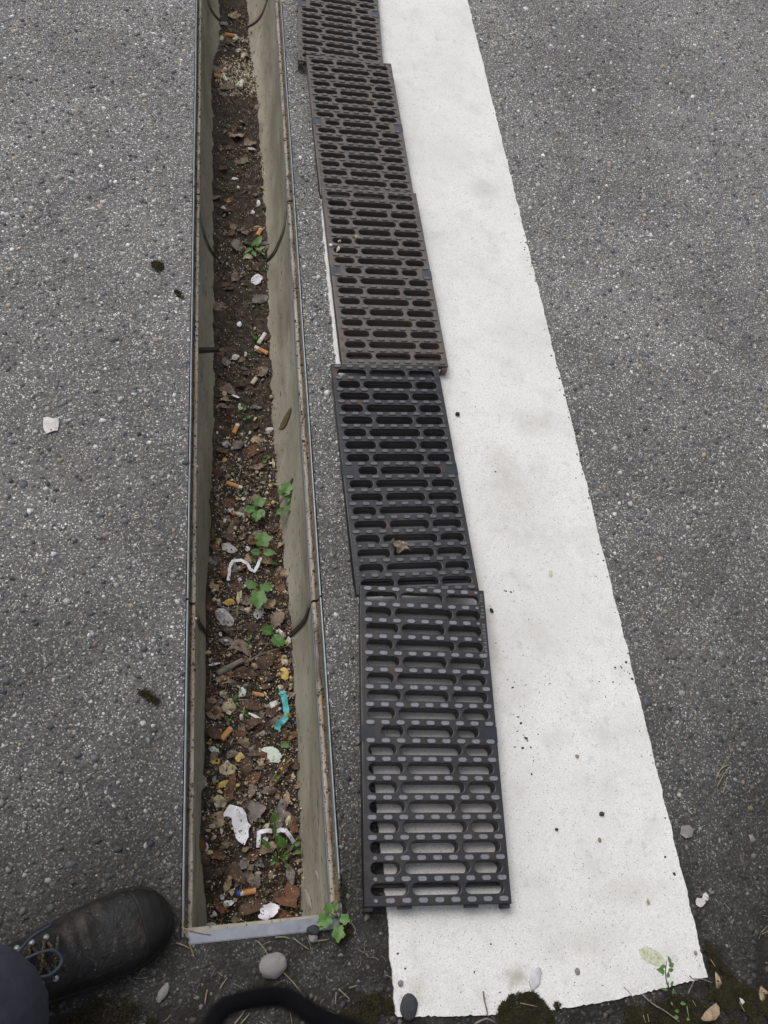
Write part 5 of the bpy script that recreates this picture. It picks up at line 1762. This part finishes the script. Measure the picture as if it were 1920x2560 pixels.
gstraw([G(*Z8(0, 1420), .0055), G(*Z8(80, 1500), .0055), G(*Z8(130, 1600), .006)], .0005, 'hair-thin root on the front of the white line', 'twig')
for i, (a0, b0, a1, b1) in enumerate([(220, 1740, 250, 1830), (270, 1730, 290, 1820), (725, 1640, 745, 1770), (790, 1570, 830, 1640), (1330, 1590, 1390, 1700), (1580, 790, 1659, 710), (1590, 810, 1659, 770), (1220, 680, 1270, 630), (1000, 1100, 1050, 1180)]):
    gstraw([G(*Z8(a0, b0), .010), G(*Z8(a1, b1), .016)], .0007, 'pale grass blade sticking out of the moss at the near right', group='pale grass blades at the near right')

# ------------------------------------------------------------------ sprig on the white line
base = G(*Z8(565, 1540), .006)
spine = [base, G(*Z8(520, 1440), .03), G(*Z8(488, 1340), .05), G(*Z8(478, 1240), .065), G(*Z8(490, 1120), .08)]
root = empty('sprig', base)
V, F = tube([p - base for p in smoothpath(spine, 4)], [.0013 - .0008 * i / 16 for i in range(17)], 6)
link('stem', pydata(V, F, True), M['rstem'], root)
for (a, b, c_, d_, z, wr) in [(470, 1245, 395, 1215, .065, .6), (510, 1230, 580, 1215, .066, .6), (495, 1310, 530, 1250, .06, .6), (520, 1180, 585, 1150, .075, .75), (535, 1150, 525, 1065, .078, .5), (485, 1365, 525, 1385, .05, .8),
                             (540, 1405, 580, 1355, .045, .5), (505, 1450, 440, 1435, .035, .3), (560, 1500, 590, 1440, .03, .4), (478, 1170, 430, 1195, .07, .5), (540, 1590, 570, 1620, .012, .6), (650, 1605, 720, 1610, .012, .6),
                             (590, 1690, 640, 1700, .01, .8), (580, 1760, 635, 1770, .01, .8), (720, 1790, 760, 1790, .01, .8), (440, 1285, 465, 1275, .05, .3)]:
    A, B = G(*Z8(a, b), z), G(*Z8(c_, d_), z + .004)
    L = (B - A).length
    o = link('leaf', leaf_mesh(L, L * wr, 0, int(a)), M['green'], root)
    o.location = A - base
    o.rotation_euler = Euler((0, -.15, math.atan2(B.y - A.y, B.x - A.x)), 'XYZ')
tag(root, 'small upright sprig with oval leaves rooted in the moss at the line\'s near right corner', 'sprig')


# ------------------------------------------------------------------ moss
def tufts(name, pts, hmin, hmax, wid, cols, label, seed):
    g = np.random.default_rng(seed)
    N = len(pts)
    P = np.array(pts)
    a = g.uniform(0, 6.28, N)
    h = g.uniform(hmin, hmax, N)
    lx, ly = g.normal(0, .45, N) * h, g.normal(0, .45, N) * h
    w_ = wid * g.uniform(.6, 1.4, N)
    c, s = np.cos(a) * w_, np.sin(a) * w_
    v0 = P + np.stack([c, s, -h * .2], 1)
    v1 = P + np.stack([-c, -s, -h * .2], 1)
    v2 = P + np.stack([lx, ly, h], 1)
    v3 = P + np.stack([-s, c, -h * .2], 1)
    VV = np.stack([v0, v1, v3, v2], 1).reshape(-1, 3)
    loops = (np.array([0, 1, 3, 1, 2, 3, 2, 0, 3])[None, :] + (np.arange(N) * 4)[:, None]).ravel()
    me = bpy.data.meshes.new(name)
    me.vertices.add(N * 4)
    me.vertices.foreach_set('co', VV.astype(np.float32).ravel())
    me.loops.add(len(loops))
    me.loops.foreach_set('vertex_index', loops.astype(np.int32))
    me.polygons.add(N * 3)
    me.polygons.foreach_set('loop_start', (np.arange(N * 3) * 3).astype(np.int32))
    me.update(calc_edges=True)
    at = me.color_attributes.new('Col', 'FLOAT_COLOR', 'POINT')
    cc = np.array(cols)[g.integers(0, len(cols), N)] * g.uniform(.6, 1.4, (N, 1))
    cc = np.concatenate([np.repeat(cc, 4, 0), np.ones((N * 4, 1))], 1)
    at.data.foreach_set('color', cc.astype(np.float32).ravel())
    o = link(name, me, M['moss'])
    tag(o, label, 'moss', 'moss on and around the white line', 'stuff')


DK = [(.030, .024, .012), (.045, .032, .016), (.022, .026, .010), (.06, .04, .022), (.04, .055, .015), (.028, .022, .014)]
r5 = random.Random(8)


def in_poly(x, y, poly):
    c = False
    j = len(poly) - 1
    for i in range(len(poly)):
        if ((poly[i][1] > y) != (poly[j][1] > y)) and (x < (poly[j][0] - poly[i][0]) * (y - poly[i][1]) / (poly[j][1] - poly[i][1]) + poly[i][0]):
            c = not c
        j = i
    return c


def moss_patch(name, poly_px, n, height, label, seed, fuzz=.004, thin=0.0):
    poly = [(G(u, v).x, G(u, v).y) for u, v in poly_px]
    cx = sum(p[0] for p in poly) / len(poly)
    cy = sum(p[1] for p in poly) / len(poly)
    x0, x1 = min(p[0] for p in poly), max(p[0] for p in poly)
    y0, y1 = min(p[1] for p in poly), max(p[1] for p in poly)
    # cushion
    cen = []
    k = 0
    while len(cen) < n and k < n * 12:
        k += 1
        x, y = r5.uniform(x0, x1), r5.uniform(y0, y1)
        jx, jy = x + fuzz * noise.noise(Vector((x * 200, y * 200, seed))), y + fuzz * noise.noise(Vector((x * 200, y * 200, seed + 9)))
        if not in_poly(jx, jy, poly):
            continue
        if thin and noise.noise(Vector((x * 35, y * 35, seed))) < r5.uniform(-.6, .5) * thin:
            continue
        e = min(1, max(.15, .5 + noise.noise(Vector((x * 60, y * 60, 1)))))
        cen.append((x, y, .003 + height * e * .6))
    if cen:
        tufts(name, cen, .002, .0055, .0009, DK, label, seed)


moss_patch('moss_cushion', [Z7(a, b) for a, b in [(800, 650), (810, 580), (860, 530), (900, 495), (960, 485), (1030, 478), (1080, 500), (1110, 545), (1150, 590), (1180, 640), (1190, 720), (1150, 760), (820, 760)]], 9000, .010, 'dark moss cushion bulging over the front edge of the white line', 1)
moss_patch('moss_mat', [Z8(a, b) for a, b in [(0, 1690), (110, 1640), (240, 1620), (380, 1580), (520, 1540), (700, 1530), (900, 1540), (960, 1480), (1000, 1250), (950, 1050), (880, 880), (960, 920), (1060, 1080), (1150, 1200), (1300, 1350), (1500, 1450), (1750, 1550), (1750, 2000), (0, 2000)]], 30000, .006,
           'brown-green moss mat along the near right corner of the white line', 2, .006, .35)
moss_patch('moss_mat', [(830, 2560), (860, 2520), (900, 2490), (950, 2480), (975, 2500), (985, 2540), (992, 2600), (830, 2620)], 5000, .004, 'thin moss at the near left corner of the white line', 3, .006, .6)
moss_patch('moss_spot', [Z7(a, b) for a, b in [(1175, 565), (1215, 545), (1228, 570), (1215, 600), (1195, 590)]], 260, .003, 'small loose moss tuft on the front of the white line', 4)
moss_patch('moss_tuft', [(376, 660), (392, 655), (408, 662), (410, 675), (398, 684), (380, 672)], 420, .004, 'small dark moss tuft on the far left asphalt', 5)
moss_patch('moss_tuft', [(436, 728), (450, 730), (460, 742), (455, 752), (442, 742)], 220, .001, 'smaller faint moss tuft below the dark one on the left asphalt', 6, .004, .5)
moss_patch('moss_tuft', [(345, 1722), (368, 1728), (395, 1745), (405, 1760), (385, 1768), (362, 1750), (342, 1736)], 420, .002, 'moss tuft on the left asphalt beside the lower channel', 7, .006, .4)
moss_patch('moss_tuft', [(150, 2530), (220, 2500), (300, 2490), (390, 2530), (400, 2600), (150, 2600)], 1500, .002, 'thin dark moss below the boot at the bottom left', 8, .008, .6)
moss_patch('moss_fringe', [(848, 2180), (862, 2200), (866, 2290), (880, 2330), (862, 2370), (842, 2360), (850, 2290), (846, 2220)], 900, .003, 'mossy dirt fringe at the near end of the right rail', 9, .004, .4)
# dark earth along the outside of the right rail
n = 1500
yy = rng.uniform(-.5, 1.2, n)
xx = SW + .002 + np.abs(rng.normal(0, .004, n))
ok = (yy < -.2) | (rng.uniform(0, 1, n) < .25)
xx, yy = xx[ok], yy[ok]
n = len(xx)
sz = rng.uniform(.0008, .0028, n)
o = link('rail_dirt', rocks(n, np.stack([xx, yy, np.full(n, .001)], 1), sz, sz * .5, cp[rng.choice(6, n, p=[.35, .3, .15, .08, .06, .06])], 19, .3), M['crumb'])
tag(o, 'dark dirt crumbs along the outside of the right rail', 'dirt', kind='stuff')


# ------------------------------------------------------------------ the photographer: boot, trouser leg and the body above
def skin(name, verts, edges, radii, material, parent, rootv=0, sub=2):
    me = bpy.data.meshes.new(name)
    me.from_pydata(verts, edges, [])
    o = link(name, me, material, parent)
    sm = o.modifiers.new('skin', 'SKIN')
    sm.use_smooth_shade = True
    for i, rr in enumerate(radii):
        me.skin_vertices[0].data[i].radius = (rr, rr) if not isinstance(rr, tuple) else rr
        me.skin_vertices[0].data[i].use_root = (i == rootv)
    ss = o.modifiers.new('sub', 'SUBSURF')
    ss.levels = ss.render_levels = sub
    return o


person = empty('person', (0, 0, 0))
tag(person, 'photographer in dark navy trousers and a scuffed black leather boot beside the channel', 'person')

BOOTL = .300


def boot(toe, ang, parent):
    root = bpy.data.objects.new('boot', None)
    col.objects.link(root)
    root.parent = parent
    dirv = Vector((math.cos(ang), math.sin(ang), 0))
    root.location = Vector((toe[0], toe[1], 0)) - dirv * BOOTL
    root.rotation_euler = (0, 0, ang)
    sec = [(0.000, .020, .075), (.008, .031, .100), (.03, .036, .118), (.06, .037, .128), (.09, .038, .128), (.115, .041, .118), (.14, .044, .104), (.165, .047, .090), (.185, .0490, .078), (.205, .0505, .071), (.225, .051, .064),
           (.245, .0500, .059), (.262, .0465, .055), (.277, .040, .050), (.289, .030, .043), (.296, .018, .035), (.299, .006, .028)]
    V, F = [], []
    n = 22
    fine = []
    for i in range(len(sec) - 1):
        for k in range(4):
            t = k / 4
            fine.append(tuple(sec[i][q] * (1 - t) + sec[i + 1][q] * t for q in range(3)))
    fine.append(sec[-1])
    for (s, wv, h) in fine:
        for k in range(n + 1):
            a = math.pi * k / n
            cx, sz_ = math.cos(a), math.sin(a)
            y = wv * math.copysign(abs(cx) ** .78, cx)
            z = .016 + (h - .016) * abs(sz_) ** .72
            # creases where the boot bends, and the seam of the toe cap
            cr = .0016 * noise.noise(Vector((s * 28, y * 30, 7))) - .0058 * math.exp(-((s - .190 + .10 * y) / .0035) ** 2) * sz_ - .0022 * math.exp(-((s - .206 - .12 * y) / .004) ** 2) * sz_ + .0030 * math.exp(-((s - .198) / .006) ** 2) * sz_ - .0034 * math.exp(-((s - .174 + .22 * y) / .004) ** 2) * sz_ - .0022 * math.exp(-((s - .222 + .3 * abs(y)) / .003) ** 2) * sz_
            cr += -.0024 * math.exp(-((s - .262 + 1.6 * y * y * 10) / .0022) ** 2) * sz_
            cr += .0018 * noise.noise(Vector((s * 45, y * 45, 1)))
            # the tongue and eyelet facings stand a little proud
            if .075 < s < .165:
                cr += .0025 * math.exp(-((abs(y) - .022) / .006) ** 2)
            V.append((s, y, z + cr))
    m = n + 1
    for i in range(len(fine) - 1):
        for k in range(n):
            a = i * m + k
            F.append((a, a + m, a + m + 1, a + 1))
    F.append(tuple(range(m)))
    F.append(tuple(range((len(fine) - 1) * m, len(fine) * m))[::-1])
    link('upper', pydata(V, F, True), M['leather'], root)
    # sole with rubber toe rand
    bm = bmesh.new()
    out = [(s, wv + .0035) for s, wv, h in sec[:-1]] + [(.3035, 0.006)]
    ring = [(s, y) for s, y in out] + [(s, -y) for s, y in reversed(out)]
    lv = [(0.0, 1.0), (.012, 1.0), (.020, .985), (.0215, .95)]
    rings = [[bm.verts.new((x, y * k, z)) for x, y in ring] for z, k in lv]
    q = len(ring)
    for i in range(3):
        for k in range(q):
            bm.faces.new((rings[i][k], rings[i][(k + 1) % q], rings[i + 1][(k + 1) % q], rings[i + 1][k]))
    bm.faces.new(rings[0][::-1])
    bm.faces.new(rings[-1])
    link('sole', mesh_of(bm), M['rubber'], root)
    V, F = [], []
    cap = [q_ for q_ in fine if q_[0] > .258]
    cap = [(cap[0][0] + .0005, cap[0][1] * .97, cap[0][2] - .004)] + cap
    for i, (s, wv, h) in enumerate(cap):
        for k in range(n + 1):
            a = math.pi * k / n
            cx, sz_ = math.cos(a), math.sin(a)
            e = .0026 if i else 0
            bow = .022 * (wv / .05) * (1 - sz_) * (1 - (s - .258) / .042)
            V.append((s - bow + e * .8, (wv + e) * math.copysign(abs(cx) ** .78, cx), .014 + (h + e - .014) * abs(sz_) ** .70 + .001 * noise.noise(Vector((s * 60, cx * 3, 2)))))
    for i in range(len(cap) - 1):
        for k in range(n):
            a = i * m + k
            F.append((a, a + m, a + m + 1, a + 1))
    F.append(tuple(range((len(cap) - 1) * m, len(cap) * m))[::-1])
    link('toe_cap', pydata(V, F, True), M['rubber'], root)
    # eyelets and laces
    for i, s in enumerate((.088, .104, .120, .136, .152)):
        zt = float(np.interp(s, [q_[0] for q_ in sec], [q_[2] for q_ in sec]))
        zt -= .001
        for sg in (-1, 1):
            V, F = tube([(s, .0245 * sg, zt - .004), (s, .0252 * sg, zt - .0005)], [.0042, .0036], 12)
            link('eyelet', pydata(V, F, True), M['galv'], root)
            P_ = [(s, -.020 * sg, zt), (s + .006, -.006 * sg, zt + .006), (s + .012, .012 * sg, zt + .002), (s + .014, .022 * sg, zt - .005)]
            V, F = tube(smoothpath(P_, 4), .0024, 7)
            link('lace', pydata(V, F, True), M['lace'], root)
    lp = [(.10, 0, .133), (.125, -.012, .129), (.150, -.020, .120), (.166, -.010, .112), (.158, .006, .118), (.13, .008, .128), (.105, 0, .133)]
    V, F = tube(smoothpath(lp, 5), .0022, 7)
    link('lace_bow', pydata(V, F, True), M['lacebl'], root)
    lp = [(.10, 0, .133), (.12, .016, .130), (.14, .030, .116), (.162, .036, .098)]
    V, F = tube(smoothpath(lp, 5), .0020, 7)
    link('lace_bow', pydata(V, F, True), M['lacebl'], root)
    return root


boot((-.016, -.477), R(18), person)
boot((.36, -.86), R(72), person)
B1 = Vector((-.238, -.545, .10))
B2 = Vector((.285, -1.10, .10))
pel = (.05, -1.02, .93)
# legs, trunk, arms, head as one body
bv = [pel, (.05, -1.02, 1.10), (.05, -1.00, 1.30), (.05, -.97, 1.45), (.05, -.93, 1.53), (.05, -.88, 1.62), (.05, -.84, 1.70),
      (-.05, -1.0, .88), (-.235, -.74, .50), tuple(B1), (.15, -1.03, .88), (.25, -1.05, .50), tuple(B2),
      (-.13, -.97, 1.42), (-.19, -.86, 1.18), (-.035, -.635, 1.31), (.23, -.97, 1.42), (.29, -.86, 1.18), (.135, -.635, 1.31)]
be = [(0, 1), (1, 2), (2, 3), (3, 4), (4, 5), (5, 6), (0, 7), (7, 8), (8, 9), (0, 10), (10, 11), (11, 12), (3, 13), (13, 14), (14, 15), (3, 16), (16, 17), (17, 18)]
br_ = [.13, .12, .14, .09, .05, .085, .07, .085, .055, .042, .085, .055, .042, .055, .042, .028, .055, .042, .028]
skin('body', bv, be, br_, M['skin'], person)
skin('trousers', [pel, (-.06, -1.0, .88), (-.15, -.87, .68), (-.240, -.73, .49), (-.245, -.63, .28), (-.212, -.543, .118), (.16, -1.03, .88), (.25, -1.06, .49), (.29, -1.10, .12), (.05, -1.02, 1.02)],
     [(0, 1), (1, 2), (2, 3), (3, 4), (4, 5), (0, 6), (6, 7), (7, 8), (0, 9)], [.15, .105, .092, .090, .100, .112, .105, .085, .078, .14], M['denim'], person)
skin('jacket', [(.05, -1.02, .98), (.05, -1.02, 1.15), (.05, -1.0, 1.32), (.05, -.97, 1.46), (-.14, -.97, 1.43), (-.20, -.86, 1.17), (-.06, -.68, 1.28), (.24, -.97, 1.43), (.30, -.86, 1.17), (.16, -.68, 1.28)],
     [(0, 1), (1, 2), (2, 3), (3, 4), (4, 5), (5, 6), (3, 7), (7, 8), (8, 9)], [.16, .155, .17, .10, .075, .060, .045, .075, .060, .045], M['jacket'], person)
# hair cap, hands with fingers round the camera
bm = bmesh.new()
bmesh.ops.create_icosphere(bm, subdivisions=3, radius=.088)
for v in bm.verts:
    v.co = Vector((v.co.x * .9, v.co.y * 1.05 - .012, v.co.z * 1.05 + .02)) + Vector((.05, -.855, 1.665))
bmesh.ops.delete(bm, geom=[v for v in bm.verts if v.co.z < 1.66 and v.co.y > -.87], context='VERTS')
link('hair', mesh_of(bm, smooth=True), M['hair'], person)
for sg, hx in ((-1, -.035), (1, .135)):
    hv = [(hx, -.635, 1.31)]
    he = []
    hr = [.024]
    tx_ = hx - sg * .022
    for f in range(4):
        b0 = len(hv)
        z0 = 1.345 - f * .018
        hv += [(hx - sg * .004, -.605, z0), (tx_ + sg * .010, -.578, z0 + .002), (tx_ - sg * .004, -.574, z0 + .002)]
        hr += [.010, .0085, .0075]
        he += [(0, b0), (b0, b0 + 1), (b0 + 1, b0 + 2)]
    b0 = len(hv)
    hv += [(hx - sg * .018, -.640, 1.345), (tx_ - sg * .006, -.628, 1.365)]
    hr += [.011, .009]
    he += [(0, b0), (b0, b0 + 1)]
    skin('hand', hv, he, hr, M['skin'], person, 0, 1)

# compact camera held just behind the viewpoint, and its cord hanging into view
kam = empty('compact_camera', CAM)
kam.rotation_euler = ROT
bm = bmesh.new()
box(bm, -.050, .050, -.029, .029, .014, .036)
bmesh.ops.bevel(bm, geom=list(bm.edges), offset=.004, segments=2, affect='EDGES')
link('camera_body', mesh_of(bm), M['camera'], kam)
bm = bmesh.new()
bmesh.ops.create_cone(bm, segments=32, cap_ends=True, radius1=.022, radius2=.019, depth=.010)
bmesh.ops.translate(bm, verts=bm.verts, vec=(0, 0, .0085))
link('lens_barrel', mesh_of(bm), M['camera'], kam)
tag(kam, 'small black compact camera held in both hands above the grates', 'camera')


def cord_pt(u, v, dist):
    return CAM + ray(u, v).normalized() * dist


cp_ = [cord_pt(505, 2680, .155), cord_pt(520, 2600, .155), cord_pt(540, 2545, .155), cord_pt(575, 2512, .156), (cord_pt(650, 2494, .157)), cord_pt(705, 2492, .158), cord_pt(745, 2510, .158), cord_pt(785, 2538, .158), cord_pt(850, 2566, .158), cord_pt(930, 2600, .157), cord_pt(1000, 2680, .156)]
V, F = tube(smoothpath(cp_, 6), .0017, 12)
o = link('camera_cord', pydata(V, F, True), M['black'])
tag(o, 'black wrist cord of the camera hanging blurred at the bottom edge', 'cord')
